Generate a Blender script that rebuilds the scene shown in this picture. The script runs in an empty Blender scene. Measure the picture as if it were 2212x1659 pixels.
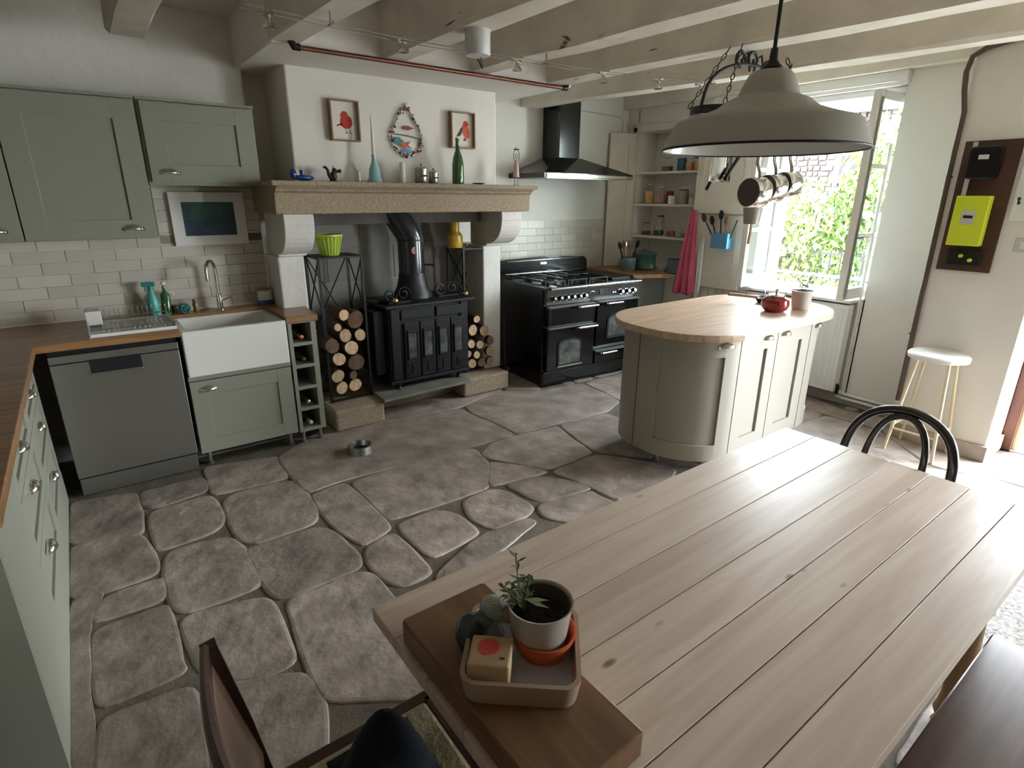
import bpy, bmesh, math, random
from mathutils import Vector, Matrix, Euler
random.seed(7)
C = bpy.context.scene.collection
PI = math.pi
# ---------------------------------------------------------------- camera
FPX, CX, CY, H = 1218.5, 1106.0, 829.5, 1.62
cam_d = bpy.data.cameras.new('camera'); cam = bpy.data.objects.new('camera', cam_d); C.objects.link(cam)
RM = (Matrix.Rotation(math.radians(-36.927), 3, 'Z') @ Matrix.Rotation(math.radians(71.586), 3, 'X') @ Matrix.Rotation(math.radians(0.377), 3, 'Z'))
cam.matrix_world = Matrix.Translation((0, 0, H)) @ RM.to_4x4()
cam_d.sensor_fit = 'HORIZONTAL'; cam_d.sensor_width = 36; cam_d.lens = 36 * FPX / 2212; cam_d.clip_start = 0.02; cam_d.clip_end = 200
bpy.context.scene.camera = cam
# ---------------------------------------------------------------- world, sun, exposure
sc = bpy.context.scene
w = bpy.data.worlds.new('sky'); sc.world = w; w.use_nodes = True
nt = w.node_tree; bg = nt.nodes['Background']
tc = nt.nodes.new('ShaderNodeTexCoord'); sep = nt.nodes.new('ShaderNodeSeparateXYZ'); rp = nt.nodes.new('ShaderNodeValToRGB')
nt.links.new(tc.outputs['Generated'], sep.inputs[0]); nt.links.new(sep.outputs['Z'], rp.inputs[0])
rp.color_ramp.elements[0].color = (0.93, 0.97, 1.0, 1); rp.color_ramp.elements[1].color = (0.72, 0.85, 1.0, 1)
nt.links.new(rp.outputs[0], bg.inputs[0]); bg.inputs[1].default_value = 9.0
def light(name, kind, loc, rot, **k):
    d = bpy.data.lights.new(name, kind); o = bpy.data.objects.new(name, d); C.objects.link(o); o.location = loc; o.rotation_euler = rot
    for a, v in k.items(): setattr(d, a, v)
    return o
sun = light('sun', 'SUN', (0, 0, 20), (math.radians(38), 0, math.radians(-62)), energy=2.0, angle=0.02, color=(1.0, 0.95, 0.86))
for nm, loc, sx, sy in (('window_portal', (5.2, 2.33, 1.62), 1.5, 1.0), ('door_portal', (4.9, 0.1, 1.06), 2.1, 1.4), ('added_window_portal', (4.9, -2.02, 1.35), 1.7, 1.15)):  # the last portal serves the unseen window added for extra daylight
    p = light(nm, 'AREA', loc, (0, math.radians(90), 0), shape='RECTANGLE', size=sx, size_y=sy); p.data.cycles.is_portal = True
sc.view_settings.view_transform = 'Standard'; sc.view_settings.look = 'None'; sc.view_settings.gamma = 1; sc.view_settings.use_curve_mapping = False
sc.view_settings.exposure = 2.42
sc.cycles.use_denoising = True; sc.cycles.max_bounces = 9; sc.cycles.diffuse_bounces = 6; sc.cycles.glossy_bounces = 3; sc.cycles.transmission_bounces = 6
sc.cycles.transparent_max_bounces = 12; sc.cycles.caustics_reflective = False; sc.cycles.caustics_refractive = False; sc.cycles.sample_clamp_indirect = 8
# ---------------------------------------------------------------- helpers
def hit(px, py, ax, v):
    """the point where the sight line of photo pixel (px, py) meets the real plane ax = v"""
    d = RM @ Vector(((px - CX) / FPX, -(py - CY) / FPX, -1)); o = Vector((0, 0, H)); i = 'xyz'.index(ax)
    return o + d * ((v - o[i]) / d[i])
def root_inv(p):
    m = Matrix.Identity(4)
    while p is not None:
        m = p.matrix_basis @ m; p = p.parent
    return m.inverted()
class G:
    def __init__(s): s.bm = bmesh.new()
    def _m(s, vs, M):
        if M is not None: bmesh.ops.transform(s.bm, matrix=M, verts=vs)
        return s
    def box(s, a, b, M=None):
        vs = [s.bm.verts.new((x, y, z)) for x in (a[0], b[0]) for y in (a[1], b[1]) for z in (a[2], b[2])]
        for f in ((0, 1, 3, 2), (4, 6, 7, 5), (0, 4, 5, 1), (2, 3, 7, 6), (0, 2, 6, 4), (1, 5, 7, 3)): s.bm.faces.new([vs[i] for i in f])
        return s._m(vs, M)
    def cyl(s, p, q, r, r2=None, n=14):
        return s.tube([p, q], r, n, r2)
    def tube(s, pts, r, n=8, r2=None, closed=False, flat=1.0):
        pts = [Vector(p) for p in pts]; rings = []; N = len(pts); up = None
        for i, p in enumerate(pts):
            if closed: t = pts[(i + 1) % N] - pts[i - 1]
            else: t = pts[min(i + 1, N - 1)] - pts[max(i - 1, 0)]
            t.normalize()
            if up is None: up = t.orthogonal().normalized() if flat == 1.0 else (Vector((0, 0, 1)) if abs(t.z) < .9 else Vector((0, 1, 0)))
            u = (up - t * up.dot(t)).normalized(); v = t.cross(u); up = u
            rr = r if r2 is None else r + (r2 - r) * i / (N - 1)
            rings.append([s.bm.verts.new(p + u * math.cos(2 * PI * k / n) * rr + v * math.sin(2 * PI * k / n) * rr * flat) for k in range(n)])
        for i in range(N if closed else N - 1):
            a, b = rings[i], rings[(i + 1) % N]
            for k in range(n): s.bm.faces.new((a[k], a[(k + 1) % n], b[(k + 1) % n], b[k]))
        if not closed:
            s.bm.faces.new(rings[0][::-1]); s.bm.faces.new(rings[-1])
        return s
    def lathe(s, prof, c=(0, 0, 0), n=24, M=None, closed=True):
        rings = []; c = Vector(c)
        for r, z in prof:
            rings.append([s.bm.verts.new(c + Vector((max(r, 1e-4) * math.cos(2 * PI * k / n), max(r, 1e-4) * math.sin(2 * PI * k / n), z))) for k in range(n)])
        for a, b in zip(rings, rings[1:]):
            for k in range(n): s.bm.faces.new((a[k], a[(k + 1) % n], b[(k + 1) % n], b[k]))
        if closed:
            s.bm.faces.new(rings[0][::-1]); s.bm.faces.new(rings[-1])
        return s._m([v for r in rings for v in r], M)
    def prism(s, poly, h0, h1, ax='z', M=None):
        def P(a, b, h): return {'z': (a, b, h), 'y': (a, h, b), 'x': (h, a, b)}[ax]
        lo = [s.bm.verts.new(P(a, b, h0)) for a, b in poly]; hi = [s.bm.verts.new(P(a, b, h1)) for a, b in poly]; n = len(poly)
        s.bm.faces.new(lo[::-1]); s.bm.faces.new(hi)
        for i in range(n): s.bm.faces.new((lo[i], lo[(i + 1) % n], hi[(i + 1) % n], hi[i]))
        return s._m(lo + hi, M)
    def sph(s, c, r, sc3=(1, 1, 1), M=None, n=14):
        ret = bmesh.ops.create_uvsphere(s.bm, u_segments=n, v_segments=max(6, n // 2), radius=r)
        vs = ret['verts']
        for v in vs: v.co = Vector((v.co.x * sc3[0], v.co.y * sc3[1], v.co.z * sc3[2])) + Vector(c)
        return s._m(vs, M)
    def sheet(s, rows, close=False):
        g = [[s.bm.verts.new(p) for p in r] for r in rows]
        for a, b in zip(g, g[1:]):
            for k in range(len(a) - 1): s.bm.faces.new((a[k], a[k + 1], b[k + 1], b[k]))
        return s
def obj(name, g, mat, parent=None, smooth=False, bev=0, world=True, solid=0, subd=0):
    bm = g.bm
    bmesh.ops.recalc_face_normals(bm, faces=bm.faces)
    if parent is not None and world: bm.transform(root_inv(parent))
    me = bpy.data.meshes.new(name); bm.to_mesh(me); bm.free()
    if smooth:
        me.shade_smooth()
    me.materials.append(mat)
    o = bpy.data.objects.new(name, me); C.objects.link(o)
    if parent is not None: o.parent = parent
    if solid:
        m = o.modifiers.new('thick', 'SOLIDIFY'); m.thickness = solid; m.offset = 0
    if bev:
        m = o.modifiers.new('bevel', 'BEVEL'); m.width = bev; m.segments = 2; m.limit_method = 'ANGLE'; m.angle_limit = 0.6
    if subd:
        m = o.modifiers.new('subd', 'SUBSURF'); m.levels = subd; m.render_levels = subd
    if smooth:
        try:
            m = me; m.set_sharp_from_angle(angle=0.7)
        except Exception: pass
    return o
def thing(name, label, cat, loc=(0, 0, 0), rz=0, group=None):
    o = bpy.data.objects.new(name, None); C.objects.link(o); o.location = loc; o.rotation_euler = (0, 0, rz); o.empty_display_size = .05
    return tag(o, label, cat, group)
def tag(o, label, cat, group=None):
    o['label'] = label; o['category'] = cat
    if group: o['group'] = group
    return o
def struct(o): o['kind'] = 'structure'; return o
def dup(root, loc, rz=None, label=None, group=None):
    r = root.copy(); C.objects.link(r); r.location = loc
    if rz is not None: r.rotation_euler = (r.rotation_euler[0], r.rotation_euler[1], rz)
    if label: r['label'] = label
    if group: r['group'] = group
    for ch in list(root.children):
        c = ch.copy(); C.objects.link(c); c.parent = r
        for g in ch.children:
            d = g.copy(); C.objects.link(d); d.parent = c
    return r
def rot(deg, ax='Z', at=(0, 0, 0)): return Matrix.Translation(at) @ Matrix.Rotation(math.radians(deg), 4, ax) @ Matrix.Translation(-Vector(at))
def arc(cx, cy, r, a0, a1, n): return [(cx + r * math.cos(math.radians(a0 + (a1 - a0) * i / n)), cy + r * math.sin(math.radians(a0 + (a1 - a0) * i / n))) for i in range(n + 1)]
def rrect(x0, y0, x1, y1, r, n=5):
    return arc(x1 - r, y0 + r, r, -90, 0, n) + arc(x1 - r, y1 - r, r, 0, 90, n) + arc(x0 + r, y1 - r, r, 90, 180, n) + arc(x0 + r, y0 + r, r, 180, 270, n)
# ---------------------------------------------------------------- materials
def new(name):
    m = bpy.data.materials.new(name); m.use_nodes = True; n = m.node_tree; return m, n, n.nodes['Principled BSDF']
def mat(name, col, rough=.6, metal=0, spec=.5, bump=0, bs=40, var=0, vs=6, trans=0, alpha=1, emit=0, coat=0, rand=0):
    m, n, b = new(name)
    b.inputs['Base Color'].default_value = (*col, 1); b.inputs['Roughness'].default_value = rough; b.inputs['Metallic'].default_value = metal
    b.inputs['Specular IOR Level'].default_value = spec; b.inputs['Coat Weight'].default_value = coat; b.inputs['Transmission Weight'].default_value = trans
    b.inputs['Alpha'].default_value = alpha
    t = n.nodes.new('ShaderNodeTexCoord')
    src = None
    if var:
        z = n.nodes.new('ShaderNodeTexNoise'); z.inputs['Scale'].default_value = vs; z.inputs['Detail'].default_value = 5; n.links.new(t.outputs['Object'], z.inputs['Vector'])
        r = n.nodes.new('ShaderNodeValToRGB'); n.links.new(z.outputs[0], r.inputs[0])
        r.color_ramp.elements[0].position = .3; r.color_ramp.elements[1].position = .7
        r.color_ramp.elements[0].color = (*[c * (1 - var) for c in col], 1); r.color_ramp.elements[1].color = (*[min(1, c * (1 + var)) for c in col], 1)
        n.links.new(r.outputs[0], b.inputs['Base Color']); src = r.outputs[0]
    if rand:
        oi = n.nodes.new('ShaderNodeObjectInfo'); mr = n.nodes.new('ShaderNodeMapRange'); mr.inputs[3].default_value = 1 - rand; mr.inputs[4].default_value = 1 + rand
        n.links.new(oi.outputs['Random'], mr.inputs[0]); hs = n.nodes.new('ShaderNodeHueSaturation'); n.links.new(mr.outputs[0], hs.inputs['Value'])
        if src: n.links.new(src, hs.inputs['Color'])
        else: hs.inputs['Color'].default_value = (*col, 1)
        n.links.new(hs.outputs[0], b.inputs['Base Color'])
    if bump:
        z = n.nodes.new('ShaderNodeTexNoise'); z.inputs['Scale'].default_value = bs; z.inputs['Detail'].default_value = 4; n.links.new(t.outputs['Object'], z.inputs['Vector'])
        u = n.nodes.new('ShaderNodeBump'); u.inputs['Strength'].default_value = bump; u.inputs['Distance'].default_value = .01
        n.links.new(z.outputs[0], u.inputs['Height']); n.links.new(u.outputs[0], b.inputs['Normal'])
    return m
def wood(name, c1, c2, axis='x', rough=.5, knots=0, coat=0, scale=1, rand=.08, bump=.15, kc=(.12, .06, .03)):
    m, n, b = new(name); L = n.links
    t = n.nodes.new('ShaderNodeTexCoord'); oi = n.nodes.new('ShaderNodeObjectInfo')
    mp = n.nodes.new('ShaderNodeMapping'); s = [14 * scale] * 3; s['xyz'.index(axis)] = 1.0 * scale; mp.inputs['Scale'].default_value = s
    off = n.nodes.new('ShaderNodeVectorMath'); off.operation = 'SCALE'; off.inputs[3].default_value = 9.0
    cmb = n.nodes.new('ShaderNodeCombineXYZ')
    for i in range(3): L.new(oi.outputs['Random'], cmb.inputs[i])
    L.new(cmb.outputs[0], off.inputs[0]); ad = n.nodes.new('ShaderNodeVectorMath'); L.new(t.outputs['Object'], ad.inputs[0]); L.new(off.outputs[0], ad.inputs[1])
    L.new(ad.outputs[0], mp.inputs[0])
    z = n.nodes.new('ShaderNodeTexNoise'); z.inputs['Scale'].default_value = 2.2; z.inputs['Detail'].default_value = 6; z.inputs['Distortion'].default_value = .6; L.new(mp.outputs[0], z.inputs['Vector'])
    r = n.nodes.new('ShaderNodeValToRGB'); r.color_ramp.elements[0].position = .33; r.color_ramp.elements[1].position = .66
    r.color_ramp.elements[0].color = (*c1, 1); r.color_ramp.elements[1].color = (*c2, 1); L.new(z.outputs[0], r.inputs[0])
    out = r.outputs[0]
    if knots:
        mk = n.nodes.new('ShaderNodeMapping'); ks = [9.0, 9.0, 9.0]; ks['xyz'.index(axis)] = 3.6; mk.inputs['Scale'].default_value = ks; L.new(ad.outputs[0], mk.inputs[0])
        v = n.nodes.new('ShaderNodeTexVoronoi'); v.inputs['Scale'].default_value = knots; v.inputs['Randomness'].default_value = 1; L.new(mk.outputs[0], v.inputs['Vector'])
        kr = n.nodes.new('ShaderNodeValToRGB'); e = kr.color_ramp.elements; e[0].position = .0; e[0].color = (1, 1, 1, 1); e[1].position = .13; e[1].color = (0, 0, 0, 1)
        ne = e.new(.07); ne.color = (.75, .75, .75, 1)
        L.new(v.outputs['Distance'], kr.inputs[0])
        # only some cells carry a knot
        gt = n.nodes.new('ShaderNodeMath'); gt.operation = 'GREATER_THAN'; gt.inputs[1].default_value = .5
        sp = n.nodes.new('ShaderNodeSeparateColor'); L.new(v.outputs['Color'], sp.inputs[0]); L.new(sp.outputs[0], gt.inputs[0])
        mu = n.nodes.new('ShaderNodeMath'); mu.operation = 'MULTIPLY'; L.new(kr.outputs[0], mu.inputs[0]); L.new(gt.outputs[0], mu.inputs[1])
        mx = n.nodes.new('ShaderNodeMix'); mx.data_type = 'RGBA'; L.new(mu.outputs[0], mx.inputs[0]); L.new(out, mx.inputs[6]); mx.inputs[7].default_value = (*kc, 1); out = mx.outputs[2]
    hs = n.nodes.new('ShaderNodeHueSaturation'); mr = n.nodes.new('ShaderNodeMapRange'); mr.inputs[3].default_value = 1 - rand; mr.inputs[4].default_value = 1 + rand
    L.new(oi.outputs['Random'], mr.inputs[0]); L.new(mr.outputs[0], hs.inputs['Value']); L.new(out, hs.inputs['Color']); L.new(hs.outputs[0], b.inputs['Base Color'])
    b.inputs['Roughness'].default_value = rough; b.inputs['Coat Weight'].default_value = coat; b.inputs['Coat Roughness'].default_value = .25
    u = n.nodes.new('ShaderNodeBump'); u.inputs['Strength'].default_value = bump; u.inputs['Distance'].default_value = .004; L.new(z.outputs[0], u.inputs['Height']); L.new(u.outputs[0], b.inputs['Normal'])
    return m
def glass(name, col=(1, 1, 1), rough=0.0, fac=.86):
    """thin pane: mostly see-through with a mirror-like sheen"""
    m, n, b = new(name); n.nodes.remove(b); L = n.links; o = n.nodes['Material Output']
    t = n.nodes.new('ShaderNodeBsdfTransparent'); t.inputs[0].default_value = (*col, 1); g = n.nodes.new('ShaderNodeBsdfGlossy'); g.inputs['Roughness'].default_value = rough
    f = n.nodes.new('ShaderNodeFresnel'); f.inputs[0].default_value = 1.5; mx = n.nodes.new('ShaderNodeMixShader')
    ml = n.nodes.new('ShaderNodeMath'); ml.operation = 'ADD'; ml.inputs[1].default_value = 1 - fac - .08 if fac < .92 else 0; ml.use_clamp = True
    gm = n.nodes.new('ShaderNodeNewGeometry'); iv = n.nodes.new('ShaderNodeMath'); iv.operation = 'SUBTRACT'; iv.inputs[0].default_value = 1; L.new(gm.outputs['Backfacing'], iv.inputs[1])
    mm = n.nodes.new('ShaderNodeMath'); mm.operation = 'MULTIPLY'; L.new(ml.outputs[0], mm.inputs[0]); L.new(iv.outputs[0], mm.inputs[1])
    L.new(f.outputs[0], ml.inputs[0]); L.new(mm.outputs[0], mx.inputs[0]); L.new(t.outputs[0], mx.inputs[1]); L.new(g.outputs[0], mx.inputs[2]); L.new(mx.outputs[0], o.inputs[0])
    return m
PLASTER = mat('white_plaster', (.78, .745, .69), .9, bump=.25, bs=9, var=.03, vs=2)
PLASTERB = mat('rough_white_plaster', (.78, .75, .70), .9, bump=.5, bs=14, var=.04, vs=3)
BEAM = mat('painted_beam', (.66, .61, .52), .75, bump=.5, bs=7, var=.1, vs=5)
def cracks(m, axis_scale, thr=.30, dark=(.10, .08, .06)):
    n = m.node_tree; b = n.nodes['Principled BSDF']; src = b.inputs['Base Color'].links[0].from_socket; t = n.nodes.new('ShaderNodeTexCoord'); mp = n.nodes.new('ShaderNodeMapping'); mp.inputs['Scale'].default_value = axis_scale
    z = n.nodes.new('ShaderNodeTexNoise'); z.inputs['Scale'].default_value = 2.6; z.inputs['Detail'].default_value = 3; z.inputs['Distortion'].default_value = .8; r = n.nodes.new('ShaderNodeValToRGB'); r.color_ramp.elements[0].position = thr - .035; r.color_ramp.elements[1].position = thr
    r.color_ramp.elements[0].color = (1, 1, 1, 1); r.color_ramp.elements[1].color = (0, 0, 0, 1); mx = n.nodes.new('ShaderNodeMix'); mx.data_type = 'RGBA'; mx.inputs[7].default_value = (*dark, 1)
    n.links.new(t.outputs['Object'], mp.inputs[0]); n.links.new(mp.outputs[0], z.inputs['Vector']); n.links.new(z.outputs[0], r.inputs[0]); n.links.new(r.outputs[0], mx.inputs[0]); n.links.new(src, mx.inputs[6]); n.links.new(mx.outputs[2], b.inputs['Base Color'])
cracks(BEAM, (7, 1.1, 7))
CEIL = mat('painted_boards', (.70, .66, .58), .8, bump=.2, bs=6, var=.05)
FLAG = mat('worn_flagstone', (.315, .262, .222), .55, bump=1.0, bs=13, var=.34, vs=6, rand=.16)
EARTH = mat('mortar_joint', (.15, .125, .095), .95, bump=.4, bs=60, var=.3, vs=8)
STONE = mat('buff_granite', (.345, .275, .19), .85, bump=.5, bs=90, var=.22, vs=60)
WSTONE = mat('limewashed_stone', (.72, .70, .66), .85, bump=.35, bs=25, var=.05)
BLOCK = mat('grey_firebox_block', (.30, .29, .265), .85, bump=.3, bs=20, var=.18, vs=2.5, rand=.08)
SOOT = mat('sooty_plaster', (.10, .09, .08), .95, var=.3, vs=3)
SAGE = mat('sage_paint', (.265, .268, .215), .45, bump=.04, bs=60)
GREIGE = mat('greige_paint', (.37, .35, .295), .42, bump=.04, bs=60)
CREAM = mat('cream_paint', (.70, .63, .53), .5, bump=.1, bs=20, var=.04)
WPAINT = mat('white_gloss_paint', (.80, .79, .76), .35, bump=.05, bs=25)
RAD = mat('radiator_enamel', (.82, .82, .80), .3)
TILE = mat('glazed_tile', (.60, .56, .49), .32, bump=.12, bs=12, var=.05, vs=5, rand=.10)
GROUT = mat('grout', (.46, .43, .38), .95)
OAK = wood('oiled_oak', (.20, .095, .035), (.36, .19, .08), 'x', .35, coat=.2)
OAKTOP = wood('island_oak', (.50, .33, .21), (.70, .54, .40), 'x', .38, coat=.25, scale=1.3)
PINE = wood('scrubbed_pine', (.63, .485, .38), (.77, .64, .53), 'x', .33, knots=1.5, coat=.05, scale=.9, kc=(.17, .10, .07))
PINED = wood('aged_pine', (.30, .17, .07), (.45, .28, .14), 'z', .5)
BOARDW = wood('brown_board', (.17, .085, .038), (.25, .13, .06), 'y', .4, coat=.15)
MAHOG = wood('mahogany', (.028, .010, .007), (.06, .02, .013), 'z', .28, coat=.5)
BENCHW = wood('bench_wood', (.05, .025, .02), (.09, .045, .035), 'x', .22, coat=.5)
LEAFW = mat('bright_leaf', (.075, .15, .03), .5, var=.4, vs=3, rand=.2)
LEAFY = mat('yellow_leaf', (.12, .17, .035), .5, var=.35, vs=3, rand=.2)
BLACK = mat('black_enamel', (.004, .0042, .005), .16, coat=.3)
BLACKM = mat('black_iron', (.007, .007, .007), .5, metal=.2, bump=.1, bs=60)
CASTI = mat('cast_iron', (.012, .0125, .0135), .45, metal=.2, bump=.2, bs=50)
BENT = mat('black_bentwood', (.01, .011, .014), .25, coat=.5)
STEEL = mat('brushed_steel', (.36, .36, .33), .32, metal=.9, bump=.03, bs=120)
CHROME = mat('polished_steel', (.78, .76, .72), .12, metal=1)
NICKEL = mat('satin_nickel', (.70, .68, .62), .22, metal=1)
SATIN = mat('satin_trim', (.62, .62, .63), .38, metal=.7)
UNSEEN = mat('dark_unseen_wall', (.20, .17, .14), .95, bump=.5, bs=8, var=.2)  # dark tone made up for the walls out of view, to cut bounced light
BRASS = mat('brass', (.75, .52, .22), .25, metal=1)
COPPER = mat('copper', (.20, .08, .055), .35, metal=.8)
CERAM = mat('white_ceramic', (.80, .79, .75), .12, coat=.3)
GLASS = glass('clear_glass'); PANE = glass('window_glass', (.95, 1, .99), 0, .93)
DARKG = mat('dark_oven_glass', (.10, .11, .10), .08, coat=.5, var=.6, vs=14)
SHADE = mat('grey_enamel_shade', (.50, .48, .42), .38, coat=.15)
SHADEI = mat('white_enamel_inside', (.75, .75, .74), .2, coat=.3)
RUBBER = mat('black_rubber', (.004, .004, .004), .5)
LOGEND = mat('cut_log_end', (.62, .44, .27), .8, var=.25, vs=35, bump=.3, bs=60, rand=.18)
BARK = mat('bark', (.10, .065, .04), .95, bump=.8, bs=30, var=.4, vs=12)
def plain(name, col, rough=.45, **k): return mat(name, col, rough, **k)
RED = plain('red_glaze', (.24, .010, .010), .12, coat=.6); TERRA = plain('terracotta', (.62, .11, .035), .6, var=.1); BLUE = plain('blue_paint', (.10, .28, .48), .4)
NAVY = plain('navy_glaze', (.02, .07, .25), .2, coat=.4); TEAL = plain('teal_plastic', (.03, .22, .20), .3); TEALL = plain('teal_liquid', (.10, .42, .36), .3)
LIME = plain('lime_plastic', (.42, .55, .06), .35, bump=.4, bs=70); YEL = plain('yellow_glaze', (.72, .48, .05), .25, coat=.3); METER = plain('chartreuse_plastic', (.62, .72, .03), .4)
PINK = plain('pink_cotton', (.62, .12, .20), .9, bump=.3, bs=90, var=.1); CANDLE = plain('candle_wax', (.80, .78, .68), .5); BOTG = plain('green_bottle_glass', (.045, .12, .04), .06, coat=.6)
SEAG = plain('pale_blue_glass', (.30, .52, .55), .08, coat=.5); TIN = plain('worn_tin', (.38, .37, .33), .3, metal=.9); GREYP = plain('grey_pottery', (.13, .18, .20), .5); GREENP = plain('green_enamel', (.06, .14, .12), .3)
PAPER = plain('paper', (.74, .70, .62), .8); FRAMEW = plain('brown_frame', (.25, .15, .07), .5); BIRD = plain('red_print', (.50, .045, .03), .8); BIRD2 = plain('orange_print', (.66, .13, .05), .8); INK = plain('dark_print', (.08, .06, .05), .8)
LEAFG = plain('sage_leaf', (.14, .17, .07), .6, var=.2); SOIL = plain('potting_soil', (.018, .014, .012), .95, bump=.6, bs=80); POTG = plain('grey_pot_glaze', (.50, .47, .42), .35, coat=.2)
DARK = plain('dark_void', (.008, .008, .008), .9); DKWOOD = plain('meter_board', (.065, .025, .012), .5, var=.3, vs=4); GREYW = plain('grey_white_plastic', (.55, .55, .53), .4); BROWNP = plain('brown_pipe_paint', (.10, .06, .04), .4)
CLOTH = plain('navy_cloth', (.008, .012, .022), .95, bump=.4, bs=60); CREAMM = plain('cream_metal', (.72, .62, .42), .4); KRAFT = plain('card_sleeve', (.55, .38, .22), .7); DOTR = plain('red_dot', (.75, .09, .07), .7)
PAINTG = plain('teal_canvas', (.035, .10, .085), .5, var=.6, vs=9); EXTW = mat('far_stone', (.05, .042, .038), .95, bump=1, bs=9, var=.4, vs=7); GRASS = mat('lawn', (.05, .08, .02), .95, var=.4, vs=2); TERR = mat('terrace_stone', (.30, .285, .26), .9, var=.15, vs=3)
RUGM = plain('woven_rug', (.40, .37, .34), .95, var=.5, vs=60, bump=.5, bs=90); DOORB = plain('red_brown_frame', (.10, .03, .015), .5, var=.2)
SEATW = plain('rush_seat', (.42, .36, .22), .8, bump=.6, bs=70, var=.2)
# ---------------------------------------------------------------- the room shell
floor = struct(obj('floor', G().box((-1.1, -3.2, -.14), (4.86, 4.7, -.008)), EARTH))
def flag(poly, inset=.006):
    pts = [Vector(p) for p in poly]; n = len(pts)
    if sum(pts[i].x * pts[(i + 1) % n].y - pts[(i + 1) % n].x * pts[i].y for i in range(n)) < 0: pts.reverse()
    for _ in range(2):                                   # worn, rounded corners
        q = []
        for i in range(len(pts)):
            a, b = pts[i], pts[(i + 1) % len(pts)]; L = (b - a).length
            t = min(.25, .030 / max(L, 1e-3)); q += [a.lerp(b, t), a.lerp(b, 1 - t)]
        pts = q
    q = []
    for i in range(len(pts)):                            # chipped, wavering edges
        a, b = pts[i], pts[(i + 1) % len(pts)]; L = (b - a).length; k = max(1, int(L / .07)); nv = Vector((b.y - a.y, a.x - b.x)) / max(L, 1e-6)
        for j in range(k): q.append(a.lerp(b, j / k) + (nv * random.uniform(-.0045, .0045) if j else Vector((0, 0))))
    pts = q
    n = len(pts); c = sum(pts, Vector((0, 0))) / n; g = G(); rings = []
    tx, ty = random.uniform(-.004, .004), random.uniform(-.004, .004)
    for ins, z in ((inset - .019, -.03), (inset - .019, -.006), (inset - .014, -.002), (inset - .003, 0)):
        ring = []
        for p in pts:
            d = (c - p); L = d.length or 1; q = p + d * min(ins / L, .5)
            ring.append(g.bm.verts.new((q.x, q.y, z + (tx * (q.x - c.x) + ty * (q.y - c.y)) * (1 if z > -.02 else 0) - .0005)))
        rings.append(ring)
    for a, b in zip(rings, rings[1:]):
        for k in range(n): g.bm.faces.new((a[k], a[(k + 1) % n], b[(k + 1) % n], b[k]))
    g.bm.faces.new(rings[-1]); g.bm.faces.new(rings[0][::-1])
    return obj('flagstone', g, FLAG, floor)
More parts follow.
